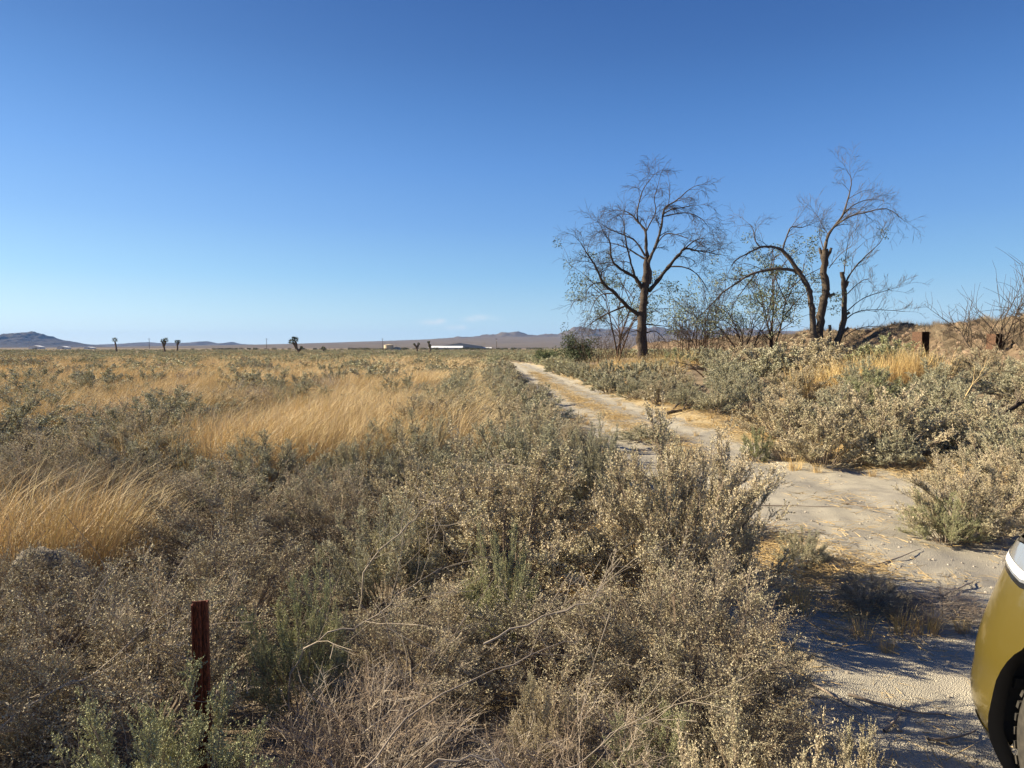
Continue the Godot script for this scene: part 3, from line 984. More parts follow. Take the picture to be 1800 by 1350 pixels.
	# the rising ground in front of the bank
	var hump := [[8.8, -24.0, 1.35, 2.6, "grey"], [10.0, -24.5, 1.45, 2.8, "tan"], [11.3, -25.5, 1.3, 2.6, "tan"], [9.6, -22.0, 1.0, 2.2, "tan"], [11.4, -21.8, 1.25, 2.6, "green"], [12.3, -22.5, 1.15, 1.9, "green"], [10.8, -19.0, 1.0, 2.0, "tan"], [12.2, -18.6, 1.05, 2.1, "tan"], [13.3, -19.5, 0.7, 2.0, "grey"], [14.3, -18.5, 0.75, 2.2, "grey"], [12.9, -16.5, 1.0, 2.2, "grey"], [11.5, -15.2, 1.0, 2.1, "tan"], [10.2, -14.2, 1.0, 2.0, "grey"], [8.8, -14.6, 0.95, 1.9, "grey"], [7.6, -14.9, 0.95, 1.8, "green"], [6.7, -14.2, 0.9, 1.7, "tan"], [7.0, -17.5, 0.95, 1.7, "tan"], [7.9, -13.0, 0.9, 1.7, "grey"], [9.3, -12.4, 0.85, 1.6, "tan"], [8.2, -16.6, 1.0, 1.8, "grey"], [15.2, -20.0, 0.8, 2.3, "grey"], [14.6, -16.0, 1.0, 2.2, "tan"], [16.0, -18.0, 1.0, 2.2, "tan"], [7.3, -11.2, 0.85, 1.5, "grey"], [8.5, -10.8, 0.8, 1.5, "tan"], [10.6, -12.9, 0.85, 1.7, "grey"], [12.0, -28.0, 1.2, 2.4, "tan"], [13.6, -27.0, 1.1, 2.4, "grey"], [6.3, -8.9, 0.8, 1.4, "grey"], [7.2, -9.3, 0.8, 1.4, "tan"], [9.0, -31.0, 1.1, 2.2, "grey"], [11.0, -33.0, 1.1, 2.3, "tan"], [14.0, -33.0, 1.2, 2.4, "tan"], [16.0, -31.0, 1.1, 2.2, "grey"], [8.5, -37.0, 1.1, 2.2, "green"], [10.5, -39.0, 1.1, 2.2, "grey"], [12.5, -38.0, 1.1, 2.3, "tan"], [16.0, -39.0, 1.1, 2.3, "grey"]]
	var what := {"grey": "grey-green saltbush on the rise before the earth bank", "tan": "tan saltbush on the rise before the earth bank", "green": "feathery green shrub on the rise before the earth bank"}
	for a in hump:
		var spot: String = "beyond the yellow grass" if a[1] < -19.2 else ("around the yellow grass" if a[1] < -16.0 else "behind the big clump")
		if a[1] < -26.0: spot = "near the bare trees"
		put_shrub(a[4], a[0], a[1], a[2], a[3] * rf(0.75, 0.95), "%s%s %s" % ["big " if a[2] > 1.04 else "", what[a[4]], spot], "shrubs on the rise before the earth bank")
	# the verge hedge on the field side
	var verge := {"grey": "grey-green saltbush in the dense field-side verge of the track", "tan": "tan saltbush in the dense field-side verge of the track"}
	for j in 30:
		var d := 9.0 + j * 1.25 + rf(-0.4, 0.4)
		for s in 2 if d < 30.0 else 1:
			var kind := "tan" if rng.randf() < 0.25 else "grey"
			var x := road_x(-d) - road_half(-d) - 0.9 - s * 1.3 - rf(0, 0.4)
			put_shrub(kind, x, -d, rf(0.78, 1.0), rf(1.3, 1.8), verge[kind] + (" by the dense grass" if d < 18.0 else (" midway along" if d < 31.0 else " at its far end")), "saltbushes of the field-side verge")
	# loose shrubs in the golden field
	var field := {"grey": "grey-green saltbush", "tan": "tan dry-tipped saltbush", "dead": "dead grey bush"}
	for a in [[-6.0, -13.0], [-8.0, -12.0], [-4.6, -15.5], [-10.0, -17.0], [-6.5, -19.0], [-12.0, -15.5], [-5.4, -10.6], [-2.8, -18.0], [-8.5, -22.5], [-13.0, -22.0], [-4.6, -24.0], [-7.0, -9.6], [-9.5, -14.0], [-16.0, -24.0]]:
		put_shrub("grey", a[0], a[1], rf(0.92, 1.08), rf(1.8, 2.5), "large dark grey-green bush standing above the golden grass", "large bushes standing in the golden grass")
	var n := 0
	while n < 102:
		var d := 7.5 + pow(rng.randf(), 1.3) * 52.0
		var x := -1.5 - rng.randf() * (d * 0.78 + 1.0)
		if x > road_x(-d) - road_half(-d) - 3.0:
			continue
		if Vector2((x + 2.5) / 1.9, (d - 11.2) / 3.8).length() < 1.0:
			continue
		var q := rng.randf()
		var kind := "dead" if q < 0.28 else ("tan" if q < 0.45 else "grey")
		var hh := rf(0.70, 1.0)
		var ww := rf(1.1, 2.1)
		var size := "tall" if hh > 0.86 else ("broad" if ww > 1.6 else "small")
		var zone := "just behind the roadside thicket" if d < 13.0 else ("midway across the golden field" if d < 28.0 else "at the thin far edge of the golden field")
		zone = zone if x > -0.45 * d else zone.replace("roadside thicket", "log's loose golden stand").replace("midway across", "well away from the track in").replace("at the thin far edge of", "far off the track beyond")
		put_shrub(kind, x, -d, hh, ww, "%s %s %s" % [size, field[kind], zone], "shrubs scattered in the golden field")
		n += 1
	# scrub too far to count
	for kind in ["grey", "tan"]:
		for s in 2:
			var pr := {"n1": 12, "n2": 4, "n3": 4, "nl": 3, "len2": 0.26, "len3": 0.14, "ll": 0.12, "lw": 0.034, "thick": 0.012, "twig": 0.006, "up": 0.4, "wild": 0.55, "wood": [Color(0.2, 0.16, 0.12)], "leaf": [Color(0.36, 0.36, 0.24), Color(0.31, 0.32, 0.2), Color(0.42, 0.40, 0.27)] if kind == "grey" else [Color(0.46, 0.39, 0.25), Color(0.40, 0.35, 0.22)]}
			var f := shrub(900 + s + (40 if kind == "tan" else 0), pr)
			bush[kind + str(s)] = f
	var scrub := Node3D.new()
	scrub.name = "distant_scrub"
	add_child(scrub)
	tag(scrub, "mass of low grey-green scrub covering the far plain", "", "", "stuff")
	rng.seed = 77
	for key in ["grey0", "grey1", "tan0", "tan1"]:
		var places := []
		var amount := 2600 if key.begins_with("grey") else 1100
		while places.size() < amount:
			var d := 30.0 * pow(23.0, rng.randf())
			var x := (rng.randf() * 2.0 - 1.0) * d * 0.85
			if absf(road_off(x, -d)) < 1.6:
				continue
			if d < 62.0 and x > 4.0:
				continue
			if x < 0.0 and rng.randf() > 0.12 + 0.88 * sm(40.0, 130.0, d):
				continue
			var g := rf(0.75, 1.15)
			var s := rf(0.9, 1.8)
			places.append([Vector3(x, height(x, -d), -d), Vector3(s, rf(0.5, 0.85), s), Color(g, g, g)])
		scatter("scrub", bush[key][1], M.leaves, places, "", scrub)

# ---------------------------------------------------------------- grass
func tuft_mesh(n: int, h: float, spread: float, width: float, lean: Vector2, fan: float, sd: int) -> ArrayMesh:
	rng.seed = sd
	var so := Soup.new()
	for k in n:
		var a := rf(0, TAU)
		var r := sqrt(rng.randf()) * spread
		var p := Vector3(cos(a) * r, -0.02, sin(a) * r)
		var hh := h * rf(0.4, 1.15)
		var out := Vector3(cos(a), 0, sin(a)) * fan * rf(0.3, 1.3) + Vector3(lean.x, 0, lean.y) * rf(0.1, 1.9) + Vector3(rf(-0.3, 0.3), 0, rf(-0.3, 0.3))
		var side := Vector3(cos(a + 1.3 + rf(-1, 1)), 0, sin(a + 1.3 + rf(-1, 1))) * width * rf(0.7, 1.3)
		var g := rf(0.72, 1.12)
		var col := Color(g, g * rf(0.94, 1.04), g * rf(0.8, 1.1))
		var q := p + (Vector3.UP * 0.42 + out * 0.16) * hh
		var s := p + (Vector3.UP * 0.76 + out * 0.50) * hh
		var t := p + (Vector3.UP * 0.95 + out * 0.98) * hh
		var v0 := so.v.size()
		for e in [[p, 1.0], [q, 0.9], [s, 0.6]]:
			so.v.append(e[0] - side * e[1])
			so.v.append(e[0] + side * e[1])
			so.c.append(col); so.c.append(col)
		so.v.append(t)
		so.c.append(col)
		so.i.append_array(PackedInt32Array([v0, v0 + 1, v0 + 2, v0 + 1, v0 + 3, v0 + 2, v0 + 2, v0 + 3, v0 + 4, v0 + 3, v0 + 5, v0 + 4, v0 + 4, v0 + 5, v0 + 6]))
	return so.done()

func grassy(x: float, z: float) -> float:      # how thick the golden grass stands
	var d := -z
	var q := noise.get_noise_2d(x * 4.0 + 300.0, z * 2.6) * 2.2 + 0.30 + 0.24 * sm(10.0, 16.0, d)
	q += 2.2 * exp(-pow((x + 2.5) / 1.5, 2.0) - pow((d - 11.0) / 3.2, 2.0))      # the dense stand by the verge
	q += 0.5 * exp(-pow((x + 3.5) / 0.6, 2.0) - pow((d - 5.0) / 0.6, 2.0))       # the loose stand by the log
	q *= sm(7.4, 9.0, d) if d > 5.9 else 1.0
	q *= 1.0 - 0.75 * sm(60.0, 160.0, d)
	return q

func place_grass() -> void:
	M.grass = paint(0.75, 0.3)
	M.grass.backlight_enabled = true
	M.grass.backlight = Color(0.5, 0.45, 0.35)
	var root := Node3D.new()
	root.name = "golden_grass"
	add_child(root)
	tag(root, "tall golden bunch grass leaning in the wind across the field", "", "", "stuff")
	for s in 4:
		var near := tuft_mesh(170, 0.78, 0.42, 0.0025, Vector2(0.27, 0.03), 0.45, 400 + s)
		var far := tuft_mesh(150, 0.68, 1.1, 0.0056, Vector2(0.27, 0.03), 0.3, 500 + s)
		rng.seed = 600 + s
		var pn := []
		var pf := []
		for k in 800:
			var d := 4.0 + 24.0 * pow(rng.randf(), 0.7)
			var x := 0.5 - rng.randf() * (d * 0.8 + 1.5)
			var g := grassy(x, -d)
			if x > road_x(-d) - road_half(-d) - 1.9 or rng.randf() > g or (d < 7.4 and not (x < -2.9 and d > 4.6 and d < 5.5)):
				continue
			var t := rf(0.82, 1.15)
			var sz := rf(0.75, 1.15)
			pn.append([Vector3(x, height(x, -d), -d), Vector3(sz, sz, sz), Color(0.62 * t, 0.505 * t, 0.32 * t), rf(-0.6, 0.6)])
		for k in 2400:
			var d := 22.0 * pow(9.0, rng.randf())
			var x := 0.0 - rng.randf() * (d * 0.8 + 2.0) + (4.0 if d > 60.0 else 0.0)
			var g := grassy(x, -d)
			if x > road_x(-d) - road_half(-d) - 2.6 or rng.randf() > g * 0.8:
				continue
			var t := rf(0.82, 1.15)
			var sz := rf(0.75, 1.2)
			pf.append([Vector3(x, height(x, -d), -d), Vector3(sz, sz, sz), Color(0.62 * t, 0.505 * t, 0.32 * t), rf(-0.6, 0.6)])
		scatter("blades", near, M.grass, pn, "", root)
		scatter("blades", far, M.grass, pf, "", root)
	# grass on the other side: patches below the trees
	rng.seed = 808
	var spots := [[8.6, -17.8, 1.6, 0.7, 90], [9.9, -18.0, 0.8, 0.6, 30], [6.2, -36.0, 2.2, 2.0, 90], [6.4, -31.0, 1.0, 1.0, 20], [9.4, -40.0, 1.2, 1.5, 40], [8.0, -44.0, 2.0, 1.0, 40]]
	var clump := tuft_mesh(46, 0.85, 0.2, 0.003, Vector2(0.2, 0.0), 0.35, 77)
	var places := []
	for sp in spots:
		for k in sp[4]:
			var x: float = sp[0] + rf(-1, 1) * sp[2]
			var z: float = sp[1] + rf(-1, 1) * sp[3]
			var t := rf(0.85, 1.2)
			places.append([Vector3(x, height(x, z), z), Vector3.ONE * rf(0.8, 1.3), Color(0.62 * t, 0.475 * t, 0.25 * t)])
	scatter("yellow_grass", clump, M.grass, places, "patches of tall yellow grass on the rise below the trees")
	# short straw littering the verges and the crown of the track
	var straw := Soup.new()
	for k in 24:
		var p := Vector3(rf(-0.16, 0.16), rf(0.004, 0.02), rf(-0.16, 0.16))
		var a := rf(0, TAU)
		var q := p + Vector3(cos(a), rf(0.0, 0.25), sin(a)) * rf(0.05, 0.14)
		straw.cone(p, q, 0.0016, Color.WHITE * rf(0.75, 1.15))
	places = []
	while places.size() < 7000:
		var d := 2.2 * pow(22.0, rng.randf())
		var x := road_x(-d) + rf(-2.6, 3.2)
		var o := absf(road_off(x, -d))
		var crown := exp(-pow((x - road_x(-d) + 0.1) / 0.34, 2.0)) * sm(8.0, 14.0, d) + 1.2 * exp(-pow((x - 2.2) / 0.33, 2.0) - pow((d - 5.4) / 1.0, 2.0))
		var edge := sm(0.75, 1.1, o + noise.get_noise_2d(x * 20.0, d * 20.0) * 0.3) * (0.05 + 0.95 * sm(3.8, 5.5, d))
		if rng.randf() > maxf(crown, edge) + 0.012 + 0.018 * sm(4.0, 6.0, d):
			continue
		var t := rf(0.8, 1.15)
		var s := rf(0.7, 1.5)
		places.append([Vector3(x, height(x, -d), -d), Vector3(s, rf(0.6, 1.8) * s, s), Color(0.56 * t, 0.42 * t, 0.21 * t)])
	scatter("straw_litter", straw.done(), M.grass, places, "loose golden straw littering the verges of the dirt road")
	# stones on the sand
	var so := Soup.new()
	lump(so, Vector3.ZERO, 1.0, 6)
	places = []
	for k in 5000:
		var d := 2.2 * pow(9.0, rng.randf())
		var x := road_x(-d) + rf(-2.2, 3.5)
		var s := 0.003 + 0.011 * pow(rng.randf(), 5.0)
		var t := rf(0.7, 1.2)
		places.append([Vector3(x, height(x, -d) + s * 0.2, -d), Vector3(s, s * 0.7, s * 1.2), Color(0.40 * t, 0.36 * t, 0.30 * t)])
	scatter("pebbles", so.done(), M_paint(), places, "small pale pebbles scattered over the sandy road")
	# separate straw tufts
	var forms := []
	for s in 3:
		forms.append(tuft_mesh(90, 0.20, 0.07, 0.0016, Vector2(0.1, 0), 0.55, 700 + s))
	rng.seed = 909
	var track := "yellow straw tuft among dead brush on the shaded track"
	var clumpy := "short straw tuft at the foot of the big clump by the pull-out"
	var edge2 := "straw tuft on the sandy verge below the saltbush row"
	var T := [[2.25, -4.0, 1.0, track], [2.36, -3.95, 0.9, track], [1.98, -3.95, 0.8, track], [2.02, -3.75, 0.55, track], [2.55, -3.95, 0.6, track], [1.75, -4.25, 1.2, track], [1.7, -4.35, 0.9, track],
		[3.85, -9.6, 1.2, clumpy], [4.05, -9.35, 0.8, clumpy], [5.3, -9.05, 0.9, clumpy], [5.45, -9.1, 0.9, clumpy], [5.6, -9.05, 0.8, clumpy], [5.78, -9.1, 0.8, clumpy], [5.95, -9.1, 0.7, clumpy], [6.15, -9.15, 1.1, clumpy], [4.6, -9.0, 0.7, clumpy], [3.5, -10.5, 1.0, clumpy], [4.0, -10.3, 0.9, clumpy],
		[4.2, -14.6, 0.6, edge2], [4.55, -14.9, 0.7, edge2], [3.5, -13.4, 0.7, edge2], [3.9, -13.0, 0.5, edge2], [3.6, -16.2, 0.9, edge2], [3.4, -16.8, 0.8, edge2], [3.2, -17.4, 0.8, edge2], [3.9, -15.6, 0.9, edge2], [4.3, -15.3, 1.0, edge2], [3.0, -19.0, 0.8, edge2], [3.1, -20.4, 0.9, edge2], [1.6, -15.2, 0.9, "straw tuft on the crown between the wheel tracks"], [1.9, -14.0, 0.8, "straw tuft on the crown between the wheel tracks"], [1.75, -17.0, 0.9, "straw tuft on the crown between the wheel tracks"]]
	var gm: StandardMaterial3D = M.grass.duplicate()
	gm.albedo_color = Color(0.60, 0.45, 0.22).linear_to_srgb()
	for a in T:
		var o := part("straw_tuft", forms[rng.randi() % 3], gm, self)
		o.position = Vector3(a[0], height(a[0], a[1]), a[1])
		o.rotation.y = rf(0, TAU)
		o.scale = Vector3.ONE * a[2]
		tag(o, a[3], "grass tuft", "straw tufts along the track")

# ---------------------------------------------------------------- far things
func place_far_things() -> void:
	rng.seed = 5
	# Joshua trees: [x, z, height, trunk shape, label]
	var bark := Color(0.13, 0.10, 0.075)
	var J := [
		[-139.0, -250.0, 4.6, [[0, 0, 0, -0.5, 3.7, 0]], [[-0.5, 4.0, 0.85]], "Joshua tree with one leaning trunk and a single round head"],
		[-107.5, -220.0, 4.4, [[0, 0, 0, -0.2, 2.0, 0], [-0.2, 2.0, 0, -0.55, 3.2, 0.2], [-0.2, 2.0, 0, 0.35, 3.4, 0]], [[-0.5, 3.4, 0.6], [0.4, 3.6, 0.75], [0, 2.9, 0.6]], "Joshua tree with a thick shaggy double head"],
		[-113.0, -240.0, 3.9, [[0, 0, 0, 0, 2.8, 0], [0, 2.4, 0, 0.6, 3.2, 0]], [[-0.15, 3.3, 0.6], [0.6, 3.4, 0.55]], "Joshua tree with a lopsided head beside the shaggy one"],
		[-50.6, -166.0, 4.0, [[0.9, 0, 0, 0.2, 1.6, 0], [0.2, 1.6, 0, -0.5, 2.6, 0], [0.2, 1.6, 0, 0.1, 2.9, 0.2], [0.6, 0.9, 0, 1.2, 1.4, 0.1]], [[-0.75, 2.75, 0.65], [0.1, 3.2, 0.65], [-0.3, 3.4, 0.5], [1.25, 1.6, 0.3]], "leaning branched Joshua tree, biggest on the plain"],
		[-69.0, -260.0, 1.9, [[0, 0, 0, 0, 1.1, 0]], [[0, 1.4, 0.75]], "stunted Joshua tree, shortest on the plain"],
		[-26.8, -200.0, 2.9, [[0, 0, 0, 0, 1.5, 0], [0, 1.5, 0, -0.55, 2.3, 0], [0, 1.5, 0, 0.45, 2.4, 0]], [[-0.6, 2.4, 0.3], [0.5, 2.5, 0.36]], "forked Y-shaped Joshua tree near the grey warehouse"],
		[-25.4, -220.0, 3.5, [[0, 0, 0, 0, 2.2, 0], [0, 1.5, 0, -0.4, 3.0, 0]], [[-0.05, 2.1, 0.5], [-0.3, 3.0, 0.45], [0, 1.6, 0.4]], "upright narrow Joshua tree next to the forked one"],
	]
	for j in J:
		var t := thing("joshua_tree", j[5], "tree", Vector3(j[0], height(j[0], j[1]) - 0.1, j[1]), 0.0, "Joshua trees on the plain")
		var tr := Soup.new()
		for b in j[3]:
			tr.tube(PackedVector3Array([Vector3(b[0], b[1], b[2]), Vector3(b[0], b[1], b[2]).lerp(Vector3(b[3], b[4], b[5]), 0.5) + Vector3(0.05, 0, 0.03), Vector3(b[3], b[4], b[5])]), PackedFloat32Array([0.30, 0.25, 0.22]), 7, bark, 0.15)
		part("trunk", tr.done(), M_paint(), t)
		var cr := Soup.new()
		for h in j[4]:
			for k in 170:
				var d := rv().normalized()
				if d.y < -0.75: continue
				var g := rf(0.7, 1.3)
				var p: Vector3 = Vector3(h[0], h[1], rf(-0.1, 0.1)) + d * h[2] * 0.25
				cr.leaf(p, d * h[2] * rf(0.7, 1.05), d.cross(rv()).normalized() * 0.035, Color(0.085 * g, 0.10 * g, 0.045 * g))
		part("crown", cr.done(), M.leaves, t)
		t.scale = Vector3.ONE * 1.15
	# utility poles
	var pw := plain(Color(0.10, 0.085, 0.075), 0.9)
	var where := {-840.0: "wooden utility pole standing before the white farm roofs", -510.0: "wooden utility pole between two Joshua trees", -345.0: "wooden utility pole beside the leaning Joshua tree", -182.0: "wooden utility pole beside the tan water tank", -22.0: "wooden utility pole past the end of the grey warehouse"}
	for x in where:
		var d := 1000.0 if x < -800.0 else (1000.0 if x < -400.0 else 1000.0)
		var t := thing("utility_pole", where[x], "utility pole", Vector3(x, -0.2, -d), 0.0, "utility poles crossing the plain")
		var so := Soup.new()
		so.tube(PackedVector3Array([Vector3.ZERO, Vector3(0, 8, 0), Vector3(0, 15.5, 0)]), PackedFloat32Array([0.36, 0.32, 0.26]), 7, Color.WHITE)
		part("pole", so.done(), pw, t)
		so = Soup.new()
		so.box(Vector3(0, 14.4, 0.25), Vector3(1.9, 0.16, 0.12))
		part("crossarm", so.done(), pw, t)
		if x > -50.0:
			so = Soup.new()
			so.tube(PackedVector3Array([Vector3(0.6, 11.5, 0.3), Vector3(0.6, 13.0, 0.3)]), PackedFloat32Array([0.45, 0.45]), 8, Color.WHITE)
			part("transformer", so.done(), plain(Color(0.45, 0.45, 0.45), 0.6), t)
	# tan tank with a small shed
	var tank := thing("water_tank", "round tan water tank on the far plain", "tank", Vector3(-104.0, -0.1, -600.0))
	var so := Soup.new()
	so.smooth = true
	so.tube(PackedVector3Array([Vector3.ZERO, Vector3(0, 4.3, 0)]), PackedFloat32Array([4.0, 4.0]), 24, Color.WHITE)
	part("shell", so.done(), plain(Color(0.52, 0.42, 0.28), 0.7), tank)
	so = Soup.new()
	so.tube(PackedVector3Array([Vector3(0, 4.3, 0), Vector3(0, 4.9, 0)]), PackedFloat32Array([4.15, 0.1]), 24, Color.WHITE)
	part("roof", so.done(), plain(Color(0.55, 0.46, 0.32), 0.7), tank)
	shed("shed", "small pale shed beside the round water tank", "shed", Vector3(-97.0, -0.1, -602.0), Vector3(5.0, 2.2, 4.0), 0.5, Color(0.42, 0.38, 0.32), Color(0.5, 0.47, 0.42))
	shed("warehouse", "large grey gable-roofed warehouse on the far plain", "warehouse", Vector3(-54.0, -0.2, -760.0), Vector3(46.0, 3.6, 26.0), 3.4, Color(0.27, 0.29, 0.30), Color(0.40, 0.41, 0.41))
	shed("long_shed", "long low white-roofed shed in front of the grey warehouse", "shed", Vector3(-66.5, -0.2, -715.0), Vector3(10.0, 2.0, 34.0), 1.8, Color(0.3, 0.31, 0.32), Color(0.80, 0.82, 0.84), PI / 2)
	shed("long_shed", "low white roof standing alone past the grey warehouse", "shed", Vector3(-27.0, -0.2, -760.0), Vector3(7.0, 1.6, 10.0), 1.0, Color(0.5, 0.48, 0.45), Color(0.78, 0.78, 0.76), PI / 2)
	var wl := ["white farm roof beside the first utility pole", "white farm shed with a low pale roof next along", "white farm shed set apart at the end"]
	var wx := [-835.0, -800.0, -766.0]
	for k in 3:
		shed("farm_shed", wl[k], "shed", Vector3(wx[k], -0.2, -1250.0 - 20.0 * k), Vector3(20.0 - 3.0 * k, 3.6 - 0.6 * k, 14.0), 2.6 - 0.6 * k, Color(0.66, 0.63, 0.58), Color(0.80, 0.79, 0.77))
	# dark line of trees and low sheds along the far edge of the scrub
	var leafs := []
	var lf := Soup.new()
	for k in 500:
		var d := rv().normalized()
		lf.leaf(Vector3(d.x, 0.55 + d.y * 0.5, d.z) * rf(0.6, 1.0), rv().normalized() * 0.22, rv() * 0.05, Color.WHITE * rf(0.7, 1.2))
	rng.seed = 15
	for k in 190:
		var d := rf(560.0, 900.0)
		var px := rf(-0.42, 0.05)
		if k % 5 == 0:
			px = rf(-0.74, 0.2)
		var s := rf(0.8, 2.2)
		var g := rf(0.7, 1.3)
		leafs.append([Vector3(px * d, 0.0, -d), Vector3(s * 1.3, s, s * 1.3), Color(0.10 * g, 0.105 * g, 0.065 * g)])
	scatter("far_thicket", lf.done(), M.leaves, leafs, "dark line of low trees along the far edge of the plain")

func shed(called: String, label: String, category: String, at: Vector3, size: Vector3, rise: float, wall: Color, roof: Color, turn := 0.0) -> void:
	var t := thing(called, label, category, at, turn)
	var so := Soup.new()
	var x := size.x / 2
	var z := size.z / 2
	var y := size.y
	so.box(Vector3(0, y / 2, 0), Vector3(x, y / 2, z))
	so.quad(Vector3(-x, y, z), Vector3(0, y + rise, z), Vector3(0, y + rise, z), Vector3(x, y, z))
	so.quad(Vector3(-x, y, -z), Vector3(0, y + rise, -z), Vector3(0, y + rise, -z), Vector3(x, y, -z))
	part("walls", so.done(), plain(wall, 0.8), t)
	so = Soup.new()
	var e := 0.3
	var dn := rise * e / x
	so.quad(Vector3(-x - e, y - dn + 0.12, z + e), Vector3(-x - e, y - dn + 0.12, -z - e), Vector3(0, y + rise + 0.12, -z - e), Vector3(0, y + rise + 0.12, z + e))
	so.quad(Vector3(0, y + rise + 0.12, z + e), Vector3(0, y + rise + 0.12, -z - e), Vector3(x + e, y - dn + 0.12, -z - e), Vector3(x + e, y - dn + 0.12, z + e))
	part("roof", so.done(), plain(roof, 0.6), t)
	so = Soup.new()
	so.box(Vector3(x * 0.3, y * 0.4, z + 0.06), Vector3(minf(2.0, x * 0.2), y * 0.4, 0.05))
	part("door", so.done(), plain(wall * 0.5, 0.7), t)

# ---------------------------------------------------------------- dead wood
func stick(called: String, label: String, pts: Array, r0: float, forks: int, col: Color, group := "") -> void:
	# pts in world metres
	var o := thing(called, label, "branch", Vector3(pts[0][0], 0, pts[0][2]), 0.0, group)
	var so := Soup.new()
	so.smooth = true
	var raw := []
	for p in pts:
		raw.append(Vector3(p[0] - pts[0][0], p[1] + height(p[0], p[2]), p[2] - pts[0][2]))
	var line := PackedVector3Array()
	var rad := PackedFloat32Array()
	var m := raw.size()
	for k in m - 1:
		for s in 4:
			line.append(raw[k].cubic_interpolate(raw[k + 1], raw[maxi(k - 1, 0)], raw[mini(k + 2, m - 1)], s / 4.0) + rv() * (r0 * 0.5 + (0.009 if called == "dead_branch" else 0.0)))
			rad.append(lerpf(r0, r0 * 0.3, (k + s / 4.0) / (m - 1)))
	line.append(raw[m - 1])
	rad.append(r0 * 0.25)
	so.tube(line, rad, 6, col, 0.1)
	part("stem", so.done(), M.bark if r0 > 0.03 else M_paint(), o)
	if forks > 0:
		for k in forks:
			var tw := Soup.new()
			tw.smooth = true
			var a := rng.randi_range(2, line.size() - 2)
			var ax := (line[a + 1] - line[a]).normalized()
			var d := (ax + rv() * 0.8 + Vector3(0, 0.25, 0)).normalized()
			grow(tw, line[a], d, rf(0.2, 0.5), rad[a] * 0.6, 1, {"wig": 0.2, "droop": 0.0, "lift": 0.1, "kids": [3], "fine": 0.0012, "bark": [col]}, [])
			part("twig", tw.done(), M_paint(), o)

